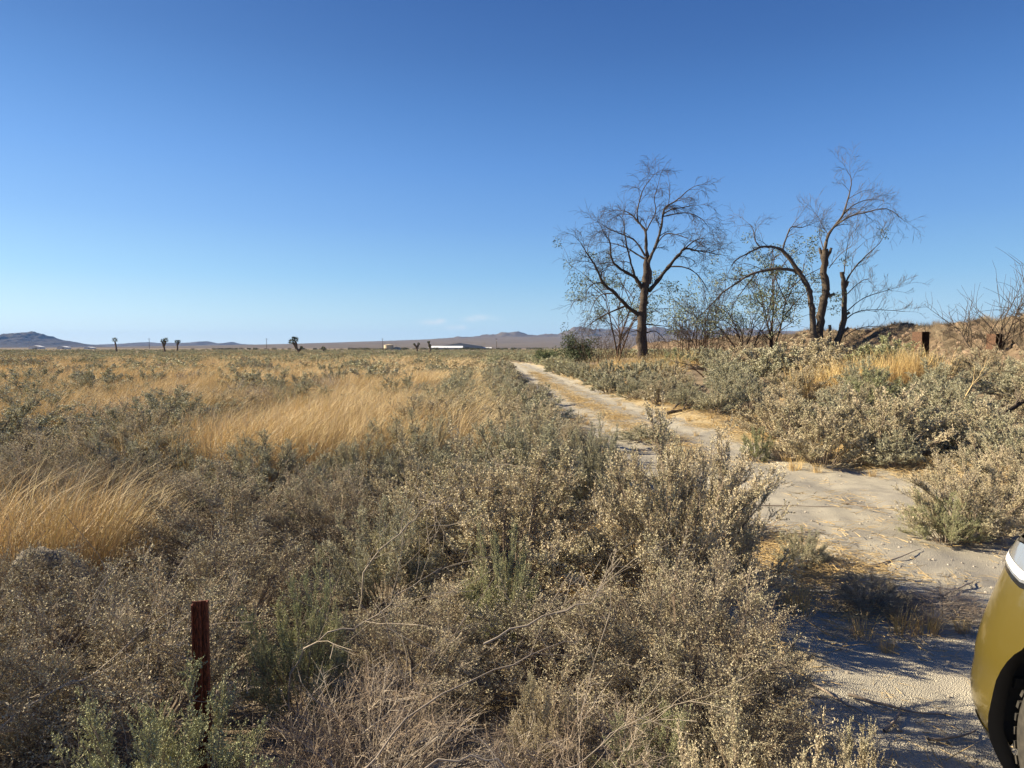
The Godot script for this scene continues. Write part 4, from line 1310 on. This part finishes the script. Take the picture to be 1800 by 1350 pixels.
func place_dead_wood() -> void:
	rng.seed = 44
	var pale := Color(0.33, 0.285, 0.23)
	var grey := Color(0.27, 0.23, 0.19)
	var dark := Color(0.10, 0.08, 0.065)
	stick("dead_branch", "long pale forked branch lying over the low dead brush", [[-0.52, 0.05, -1.95], [-0.40, 0.26, -2.05], [-0.22, 0.34, -2.12], [-0.05, 0.33, -2.15], [0.10, 0.28, -2.12], [0.32, 0.36, -2.2], [0.5, 0.42, -2.3]], 0.0045, 5, pale)
	stick("dead_branch", "crooked pale branch rising out of the low dead brush", [[-0.62, 0.02, -1.9], [-0.46, 0.30, -2.1], [-0.30, 0.45, -2.25], [0.0, 0.52, -2.4], [0.22, 0.55, -2.5]], 0.0045, 6, grey)
	stick("dead_branch", "crooked bleached branch leaning through the brush beyond the fence post", [[-0.92, -0.02, -2.9], [-0.9, 0.3, -2.85], [-0.75, 0.48, -2.8], [-0.6, 0.50, -2.84], [-0.42, 0.62, -2.9], [-0.3, 0.66, -3.0]], 0.0045, 9, pale)
	stick("dead_branch", "pale branch slanting behind the rusty fence post", [[-1.9, 0.22, -2.4], [-1.7, 0.38, -2.5], [-1.52, 0.46, -2.55], [-1.3, 0.64, -2.7]], 0.0045, 8, pale)
	stick("dead_branch", "bleached forked branch lying across the tan saltbush shoots", [[-0.8, 0.0, -3.5], [-0.72, 0.5, -3.42], [-0.55, 0.68, -3.45], [-0.42, 0.80, -3.5], [-0.3, 0.82, -3.6]], 0.0045, 9, pale)
	stick("dead_branch", "thin pale branch low across the dead brush", [[-0.1, 0.50, -2.6], [0.12, 0.56, -2.7], [0.3, 0.60, -2.75], [0.45, 0.70, -2.9]], 0.0045, 5, pale)
	stick("dead_branch", "dark twisted branch low under the dead brush", [[-0.55, 0.08, -1.85], [-0.3, 0.16, -1.95], [0.0, 0.13, -2.0], [0.3, 0.1, -2.0]], 0.0045, 3, grey)
	stick("fallen_branch", "blackened fallen branch arching on straw below the saltbush row", [[3.9, 0.02, -17.4], [4.4, 0.2, -17.8], [5.1, 0.22, -17.6], [5.7, 0.1, -17.4]], 0.03, 7, dark)
	stick("fallen_branch", "blackened fallen branch lying flat on straw below the saltbush row", [[3.7, 0.05, -16.9], [4.5, 0.12, -16.8], [5.2, 0.10, -16.6]], 0.04, 6, dark)
	stick("fallen_branch", "dark dead limbs jutting from the shrubs past the big clump", [[7.0, 0.1, -10.6], [7.7, 0.45, -11.0], [8.5, 0.55, -11.4], [9.2, 0.5, -11.6]], 0.05, 8, dark)
	stick("fallen_branch", "straw-coloured arched branch over the dark dead limbs", [[7.3, 0.4, -11.6], [7.7, 0.9, -11.7], [8.3, 0.95, -11.8], [8.7, 0.6, -11.8]], 0.013, 8, Color(0.5, 0.38, 0.2))
	for k in 9:
		var a := rf(-0.5, 3.6)
		stick("brush_branch", "pale dead limb in the brush heap beside the saltbush row", [[8.0 + rf(-0.6, 0.6), 0.02, -28.5 + rf(-0.4, 0.4)], [8.0 + cos(a) * 0.8, rf(0.5, 0.9), -28.5 + sin(a) * 0.5], [8.0 + cos(a) * 1.6, rf(0.2, 1.1), -28.5 + sin(a)]], 0.035, 4, Color(0.46, 0.36, 0.25), "dead limbs of the brush heap")
	# sticks lying on the sand
	var S2 := [[2.9, -7.3, 1.2, 0.15, "long thin stick lying on the bare sand of the pull-out"], [3.75, -7.35, 0.5, 0.5, "short stick lying on the bare sand of the pull-out"], [2.6, -6.2, 0.35, 0.0, "small stick on the sand near the straw crown"], [2.95, -5.4, 0.8, -0.6, "stick lying along the sunny wheel track"], [3.0, -4.7, 0.7, -0.7, "pale stick near the shaded wheel rut"], [1.75, -3.15, 0.4, 0.4, "broken stick among bark chips on the shaded track"], [1.68, -3.05, 0.35, -0.9, "thick broken stick among bark chips on the shaded track"], [1.85, -2.9, 0.3, -0.4, "thin broken stick on the shaded track"], [1.5, -3.2, 0.3, 1.1, "grey stick at the brush edge of the shaded track"], [2.1, -2.75, 0.25, 0.2, "dark bit of bark on the shaded track"]]
	for s in S2:
		var dx: float = cos(s[3]) * s[2] * 0.5
		var dz: float = sin(s[3]) * s[2] * 0.5
		stick("stick", s[4], [[s[0] - dx, 0.012, s[1] - dz], [s[0], 0.016, s[1] + 0.03], [s[0] + dx, 0.012, s[1] + dz]], 0.008, 0, Color(0.30, 0.25, 0.20))
	# the bleached log
	var log := thing("bleached_log", "weathered pale grey log end sticking out of brush and golden grass", "log", Vector3(-2.75, 0.315, -4.15), 0.25)
	log.scale = Vector3(0.85, 0.8, 0.85)
	var so := Soup.new()
	so.smooth = true
	so.tube(PackedVector3Array([Vector3(-0.2, -0.1, 0.02), Vector3(-0.16, 0.0, 0), Vector3(-0.12, 0.045, 0), Vector3(-0.05, 0.05, 0), Vector3(0.0, 0.045, 0.01), Vector3(0.08, 0.03, 0.0), Vector3(0.14, 0.0, 0.02), Vector3(0.24, -0.14, 0.02)]), PackedFloat32Array([0.05, 0.06, 0.075, 0.082, 0.075, 0.07, 0.06, 0.04]), 11, Color(0.45, 0.41, 0.35), 0.22)
	part("trunk", so.done(), M.bark, log)

# ---------------------------------------------------------------- posts
func place_posts() -> void:
	var rust := plain(Color(0.14, 0.045, 0.022), 0.75, 0.25)
	rust.uv1_triplanar = true
	rust.uv1_scale = Vector3(9, 1.6, 9)
	rust.albedo_texture = noise_tex(0.03, 5, Color(0.35, 0.32, 0.30), Color(1, 1, 1), 512, 31)
	rust.albedo_color = Color(0.34, 0.095, 0.045).linear_to_srgb()
	rust.heightmap_enabled = true
	rust.heightmap_texture = rust.albedo_texture
	rust.heightmap_scale = 0.25
	var t := thing("fence_post", "rusty red-brown steel fence post standing in the brush", "post", Vector3(-1.16, height(-1.16, -2.6) - 0.1, -2.6), 0.25)
	var so := Soup.new()
	var h := 0.80
	# a channel: web facing the track side, two flanges and a middle rib
	so.box(Vector3(0, h / 2, 0), Vector3(0.0285, h / 2, 0.0025))
	so.box(Vector3(-0.0262, h / 2 - 0.006, 0.0145), Vector3(0.0025, h / 2, 0.012))
	so.box(Vector3(0.0262, h / 2 + 0.003, 0.0145), Vector3(0.0025, h / 2, 0.012))
	so.box(Vector3(0.0, h / 2 + 0.002, 0.006), Vector3(0.004, h / 2, 0.0036))
	part("channel", so.done(), rust, t)
	so = Soup.new()
	so.smooth = true
	so.tube(PackedVector3Array([Vector3(-0.034, 0.44, 0.028), Vector3(0.0, 0.432, 0.034), Vector3(0.032, 0.425, 0.03), Vector3(0.045, 0.43, 0.0), Vector3(0.05, 0.45, -0.04)]), PackedFloat32Array([0.0013, 0.0013, 0.0013, 0.0013, 0.0013]), 5, Color.WHITE)
	part("tie_wire", so.done(), plain(Color(0.35, 0.28, 0.22), 0.5, 0.4), t)
	# rusty steel boxes by the bank: open on one side
	var rust2 := rust.duplicate()
	rust2.uv1_scale = Vector3(2.5, 0.8, 2.5)
	rust2.albedo_color = Color(0.23, 0.12, 0.065).linear_to_srgb()
	var B := [[13.9, -24.2, 1.45, 0.36, 0.42, "rusty steel box post with streaked sides, the taller of two"], [16.4, -24.2, 1.35, 0.32, 0.42, "rusty steel box post by the young bare trees, the shorter of two"]]
	for b in B:
		var y0 := height(b[0], b[1])
		var p := thing("rusty_box_post", b[5], "post", Vector3(b[0], y0 - 0.1, b[1]), b[4])
		var w: float = b[3] / 2
		var hh: float = b[2] + 0.1
		var sides := Soup.new()
		sides.box(Vector3(-w, hh / 2, 0), Vector3(0.012, hh / 2, w))
		sides.box(Vector3(0, hh / 2, -w + 0.012), Vector3(w - 0.012, hh / 2 - 0.002, 0.012))
		part("plate", sides.done(), rust2, p)
		sides = Soup.new()
		sides.box(Vector3(w, hh / 2, 0), Vector3(0.012, hh / 2, w))
		part("plate", sides.done(), rust2, p)
		sides = Soup.new()
		sides.box(Vector3(0, hh + 0.006, -0.01), Vector3(w + 0.012, 0.006, w))
		part("cap", sides.done(), rust2, p)

# ---------------------------------------------------------------- the car
var plan := PackedVector2Array()
var plan_u := PackedFloat32Array()

func plan_at(u: float) -> Array:       # point and outward normal of the car's outline, as seen from above, along its flank
	for k in plan.size() - 1:
		if u <= plan_u[k + 1] or k == plan.size() - 2:
			var t := (u - plan_u[k]) / (plan_u[k + 1] - plan_u[k])
			var m := plan.size()
			var p := plan[k].cubic_interpolate(plan[k + 1], plan[maxi(k - 1, 0)], plan[mini(k + 2, m - 1)], t)
			var q := plan[k].cubic_interpolate(plan[k + 1], plan[maxi(k - 1, 0)], plan[mini(k + 2, m - 1)], t + 0.02)
			var d := (q - p).normalized()
			return [p, Vector2(-d.y, d.x)]
	return [Vector2.ZERO, Vector2.ZERO]

func skin(u: float, y: float, s: float) -> Vector3:      # a point of the body side; s = -1 near flank, 1 far flank
	var a := plan_at(u)
	var p: Vector2 = a[0]
	var n: Vector2 = a[1]
	var front := 1.0 - sm(1.25, 1.9, u)
	var inset := 0.0
	inset += lerpf(0.035, 0.15, front) * pow(clampf((y - 0.40) / 0.55, 0.0, 1.0), 1.6)
	inset += 0.10 * pow(clampf((0.34 - y) / 0.22, 0.0, 1.0), 1.5) * lerpf(0.6, 1.0, front)
	inset -= 0.012 * exp(-pow((y - 0.70) / 0.035, 2.0)) * (1.0 - front) - 0.006 * exp(-pow((y - 0.45) / 0.05, 2.0))
	p += n * inset
	return Vector3(p.x * -s, y, p.y)

func panel(poly: PackedVector2Array, grid: float, s: float, lift := 0.0) -> ArrayMesh:
	var pts := PackedVector2Array(poly)
	var lo := poly[0]
	var hi := poly[0]
	for p in poly:
		lo = lo.min(p)
		hi = hi.max(p)
	var x := lo.x + grid * 0.5
	while x < hi.x:
		var y := lo.y + grid * 0.5
		while y < hi.y:
			var p := Vector2(x, y)
			if Geometry2D.is_point_in_polygon(p, poly):
				var ok := true
				for q in poly:
					if q.distance_squared_to(p) < grid * grid * 0.3:
						ok = false
						break
				if ok:
					pts.append(p)
			y += grid
		x += grid
	var tri := Geometry2D.triangulate_delaunay(pts)
	var so := Soup.new()
	so.smooth = true
	for p in pts:
		var a := skin(p.x, p.y, s)
		var du := skin(p.x + 0.01, p.y, s) - a
		var dy := skin(p.x, p.y + 0.01, s) - a
		var n := du.cross(dy).normalized()
		if n.dot(Vector3(a.x, 0, a.z)) < 0.0:
			n = -n
		so.v.append(a + n * lift)
		so.n.append(n)
		so.c.append(Color.WHITE)
	for k in range(0, tri.size(), 3):
		var c := (pts[tri[k]] + pts[tri[k + 1]] + pts[tri[k + 2]]) / 3.0
		if Geometry2D.is_point_in_polygon(c, poly):
			so.i.append(tri[k]); so.i.append(tri[k + 1]); so.i.append(tri[k + 2])
	return so.done()

func fine(poly: PackedVector2Array, step: float) -> PackedVector2Array:
	var out := PackedVector2Array()
	for k in poly.size():
		var a := poly[k]
		var b := poly[(k + 1) % poly.size()]
		var n := maxi(1, int(ceil(a.distance_to(b) / step)))
		for j in n:
			out.append(a.lerp(b, float(j) / n))
	return out

func u_of_z(z: float) -> float:
	var lo := 1.0
	var hi := 5.0
	for k in 40:
		var m := (lo + hi) / 2
		if plan_at(m)[0].y < z: lo = m
		else: hi = m
	return lo

func make_car() -> void:
	for p in [[0, -2.25], [0.4, -2.235], [0.68, -2.17], [0.80, -2.07], [0.865, -1.94], [0.90, -1.78], [0.918, -1.6], [0.92, -1.2], [0.92, 0.0], [0.915, 1.5], [0.88, 1.95], [0.75, 2.17], [0.4, 2.24], [0, 2.25]]:
		plan.append(Vector2(p[0], p[1]))
	plan_u.append(0.0)
	for k in plan.size() - 1:
		plan_u.append(plan_u[k] + plan[k].distance_to(plan[k + 1]))
	var U := plan_u[plan_u.size() - 1]
	var car := thing("parked_car", "gold-olive car parked on the track, front wheel and headlight showing", "car", Vector3(2.595, -0.05, -0.65))
	var gold := plain(Color(0.112, 0.086, 0.016), 0.33, 0.3)
	gold.clearcoat_enabled = true
	gold.clearcoat = 1.0
	gold.clearcoat_roughness = 0.04
	var black := plain(Color(0.018, 0.018, 0.019), 0.5)
	var gloss := plain(Color(0.01, 0.01, 0.011), 0.12)
	var dark := plain(Color(0.05, 0.05, 0.05), 0.7)
	var wz := [-1.375, 1.36]
	var R := 0.45
	var cy := 0.39
	for s in [-1.0, 1.0]:
		var poly := PackedVector2Array()
		poly.append(Vector2(0.0, 0.26))
		for w in wz:
			var uc := u_of_z(w)
			var a0 := asin((0.24 - cy) / R)
			for k in 33:
				var a := PI - a0 + (2 * a0 - PI) * k / 32.0
				poly.append(Vector2(uc + cos(a) * R, cy + sin(a) * R))
		poly.append(Vector2(U, 0.30))
		poly.append(Vector2(U, 1.0))
		for q in [[U - 0.8, 1.06], [u_of_z(1.2), 1.07], [u_of_z(-0.8), 1.04], [u_of_z(-1.5), 0.99], [1.1, 0.955], [0.75, 0.93], [0.0, 0.88]]:
			poly.append(Vector2(q[0], q[1]))
		part("body_side", panel(fine(poly, 0.04), 0.05, s), gold, car)
		# dark lower lip
		var lip := PackedVector2Array([Vector2(0, 0.16), Vector2(u_of_z(wz[0]) - R - 0.04, 0.16), Vector2(u_of_z(wz[0]) - R * 0.96, 0.257), Vector2(0, 0.257)])
		part("lower_lip", panel(fine(lip, 0.05), 0.05, s, 0.004), black, car)
		var sill := PackedVector2Array([Vector2(u_of_z(wz[0]) + R, 0.17), Vector2(u_of_z(wz[1]) - R, 0.17), Vector2(u_of_z(wz[1]) - R, 0.30), Vector2(u_of_z(wz[0]) + R, 0.30)])
		part("sill", panel(fine(sill, 0.06), 0.08, s, 0.006), black, car)
		# headlight: dark seat, bright lens, on the corner
		var lens := PackedVector2Array([Vector2(0.60, 0.868), Vector2(0.90, 0.846), Vector2(1.10, 0.822), Vector2(1.16, 0.828), Vector2(1.27, 0.88), Vector2(1.38, 0.945), Vector2(1.1, 0.942), Vector2(0.64, 0.915)])
		part("headlight_trim", panel(fine(Geometry2D.offset_polygon(lens, 0.018)[0], 0.03), 0.04, s, 0.003), gloss, car)
		var hl := part("headlight", panel(fine(lens, 0.03), 0.04, s, 0.009), lens_mat(), car)
		tag(hl, "clear headlight wrapping round the corner")
		var strip := PackedVector2Array([Vector2(0.66, 0.873), Vector2(0.92, 0.853), Vector2(1.10, 0.832), Vector2(1.15, 0.838), Vector2(1.26, 0.888), Vector2(1.24, 0.895), Vector2(1.13, 0.855), Vector2(0.93, 0.876), Vector2(0.68, 0.892)])
		part("lamp_strip", panel(fine(strip, 0.02), 0.03, s, 0.012), plain(Color(0.75, 0.76, 0.78), 0.2, 0.1), hl)
		# wheels, arches and wells
		for w in wz:
			var uc := u_of_z(w)
			var arch := Soup.new()
			arch.smooth = true
			var rows := []
			for k in 41:
				var a := lerpf(-0.52, PI + 0.52, k / 40.0)
				var row := []
				for e in [[R - 0.035, -0.05], [R - 0.03, 0.006], [R - 0.01, 0.016], [R + 0.035, 0.016], [R + 0.048, 0.001]]:
					var p := skin(uc + cos(a) * e[0], cy + sin(a) * e[0], s)
					row.append(p + Vector3(s * e[1], 0, 0))
				rows.append(row)
			for k in 41:
				for j in 5:
					arch.v.append(rows[k][j])
					arch.c.append(Color.WHITE)
					var t1: Vector3 = rows[mini(k + 1, 40)][j] - rows[maxi(k - 1, 0)][j]
					var t2: Vector3 = rows[k][mini(j + 1, 4)] - rows[k][maxi(j - 1, 0)]
					var n := t1.cross(t2).normalized()
					arch.n.append(n if n.x * s >= -0.3 else -n)
			for k in 40:
				for j in 4:
					var q := k * 5 + j
					arch.i.append_array(PackedInt32Array([q, q + 1, q + 5, q + 1, q + 6, q + 5]))
			part("wheel_arch_trim", arch.done(), black, car)
			var well := Soup.new()
			well.smooth = true
			var cx: float = s * 0.86
			var wp := []
			for k in 25:
				var a := lerpf(-0.3, PI + 0.3, k / 24.0)
				wp.append(Vector3(0, cy + sin(a) * (R - 0.012), w + cos(a) * (R - 0.012)))
			for k in 24:
				well.quad(wp[k] + Vector3(cx, 0, 0), wp[k + 1] + Vector3(cx, 0, 0), wp[k + 1] + Vector3(s * 0.5, 0, 0), wp[k] + Vector3(s * 0.5, 0, 0))
				well.quad(wp[k] + Vector3(s * 0.5, 0, 0), wp[k + 1] + Vector3(s * 0.5, 0, 0), Vector3(s * 0.5, cy, w), Vector3(s * 0.5, cy, w))
			for k in 9:
				var a := lerpf(0.2, PI - 0.2, k / 8.0)
				well.box(Vector3(s * 0.78, cy + sin(a) * (R - 0.025), w + cos(a) * (R - 0.025)), Vector3(0.05, 0.006, 0.02), Color.WHITE, Basis(Vector3(1, 0, 0), PI / 2 - a))
			part("wheel_well", well.done(), dark, car)
			wheel(car, s, w)
	# hood
	var hood := Soup.new()
	hood.smooth = true
	var nz := 12
	var nx := 12
	for b in nz + 1:
		var z := lerpf(-2.05, -0.85, float(b) / nz)
		var u := u_of_z(z) if z > -1.75 else lerpf(0.9, u_of_z(-1.75), (z + 2.05) / 0.3)
		var ye := 0.94 + 0.11 * (z + 2.05) / 1.2
		var edge := skin(u, ye, -1.0)
		for a in nx + 1:
			var t := float(a) / nx * 2.0 - 1.0
			hood.v.append(Vector3(-edge.x * t * -1.0, ye + 0.055 * (1.0 - t * t) - 0.012, lerpf(z - 0.13, edge.z, absf(t)) if b < 3 else z))
			hood.c.append(Color.WHITE)
			hood.n.append(Vector3(t * 0.12, 1, -0.1).normalized())
	for b in nz:
		for a in nx:
			var q := b * (nx + 1) + a
			hood.i.append_array(PackedInt32Array([q, q + 1, q + nx + 1, q + 1, q + nx + 2, q + nx + 1]))
	part("hood", hood.done(), gold, car)
	# cabin
	var A := [Vector3(0.80, 1.04, -0.88), Vector3(0.60, 1.60, -0.10), Vector3(0.60, 1.62, 1.45), Vector3(0.74, 1.07, 2.05)]
	var roof := Soup.new()
	roof.box(Vector3(0, 1.61, 0.68), Vector3(0.60, 0.025, 0.80))
	part("roof", roof.done(), gold, car)
	var glass := plain(Color(0.012, 0.014, 0.016), 0.05)
	var pane := Soup.new()
	pane.quad(Vector3(-A[0].x, A[0].y, A[0].z), Vector3(-A[1].x, A[1].y, A[1].z), A[1], A[0])
	part("windscreen", pane.done(), glass, car)
	pane = Soup.new()
	pane.quad(Vector3(-A[3].x, A[3].y, A[3].z), Vector3(-A[2].x, A[2].y, A[2].z), A[2], A[3])
	part("rear_window", pane.done(), glass, car)
	for s in [-1.0, 1.0]:
		pane = Soup.new()
		var f := Vector3(s, 1, 1)
		var lowf := Vector3(0.865, 1.045, -0.80) * f
		var lowr := Vector3(0.865, 1.07, 1.95) * f
		pane.quad(lowf, A[1] * f, A[2] * f, lowr)
		part("side_window", pane.done(), glass, car)
		var pil := Soup.new()
		for e in [[lowf, A[1] * f], [A[1] * f, A[2] * f], [lowr, A[2] * f], [(lowf + lowr) * 0.5, (A[1] + A[2]) * 0.5 * f]]:
			pil.tube(PackedVector3Array([e[0], e[1]]), PackedFloat32Array([0.035, 0.035]), 6, Color.WHITE)
		part("pillar", pil.done(), black, car)
	var under := Soup.new()
	under.box(Vector3(0, 0.30, 0), Vector3(0.48, 0.08, 2.0))
	under.box(Vector3(0, 0.62, 0.1), Vector3(0.48, 0.25, 2.0))
	part("underbody", under.done(), dark, car)

func lens_mat() -> StandardMaterial3D:
	var m := plain(Color(0.30, 0.31, 0.33), 0.1, 0.5)
	m.clearcoat_enabled = true
	m.clearcoat = 1.0
	m.clearcoat_roughness = 0.02
	return m

func ring(so: Soup, prof: Array, n: int, c: Vector3, s: float) -> void:       # turned about the axle; prof: [offset outwards, radius]
	var k0 := so.v.size()
	var m := prof.size()
	for a in n + 1:
		var t := TAU * a / n
		for j in m:
			so.v.append(c + Vector3(s * prof[j][0], sin(t) * prof[j][1], cos(t) * prof[j][1]))
			var d := Vector2(prof[mini(j + 1, m - 1)][0] - prof[maxi(j - 1, 0)][0], prof[mini(j + 1, m - 1)][1] - prof[maxi(j - 1, 0)][1]).normalized()
			so.n.append(Vector3(s * -d.y, sin(t) * d.x, cos(t) * d.x) * -1.0)
			so.c.append(Color.WHITE)
	for a in n:
		for j in m - 1:
			var q := k0 + a * m + j
			so.i.append_array(PackedInt32Array([q, q + 1, q + m, q + 1, q + m + 1, q + m]))

func wheel(car: Node, s: float, z: float) -> void:
	var w := Node3D.new()
	w.name = "wheel"
	car.add_child(w, true)
	w.position = Vector3(s * 0.78, 0.345, z)
	var so := Soup.new()
	so.smooth = true
	ring(so, [[-0.11, 0.30], [-0.10, 0.335], [-0.06, 0.345], [0.06, 0.345], [0.092, 0.336], [0.105, 0.315], [0.112, 0.29], [0.106, 0.262], [0.100, 0.243]], 48, Vector3.ZERO, s)
	for k in 44:                                  # shoulder blocks
		var t := TAU * k / 44
		so.box(Vector3(s * 0.084, sin(t) * 0.342, cos(t) * 0.342), Vector3(0.014, 0.005, 0.013), Color.WHITE, Basis(Vector3(1, 0, 0), PI / 2 - t))
	var rub := plain(Color(0.06, 0.057, 0.053), 0.85)
	rub.albedo_texture = noise_tex(0.03, 4, Color(0.55, 0.55, 0.55), Color(1, 0.97, 0.92), 256, 41)
	rub.uv1_triplanar = true
	rub.uv1_scale = Vector3(3, 3, 3)
	part("tyre", so.done(), rub, w)
	so = Soup.new()
	so.smooth = true
	ring(so, [[0.101, 0.244], [0.103, 0.232], [0.07, 0.222], [0.03, 0.215]], 40, Vector3.ZERO, s)
	for k in 5:
		var t := TAU * k / 5 + 0.3
		var b := Basis(Vector3(1, 0, 0), -t)
		so.box(Vector3(s * 0.075, sin(t) * 0.12, cos(t) * 0.12), Vector3(0.012, 0.024, 0.11), Color.WHITE, b)
	ring(so, [[0.09, 0.0], [0.09, 0.05], [0.06, 0.055]], 20, Vector3.ZERO, s)
	part("rim", so.done(), plain(Color(0.35, 0.35, 0.36), 0.35, 0.8), w)
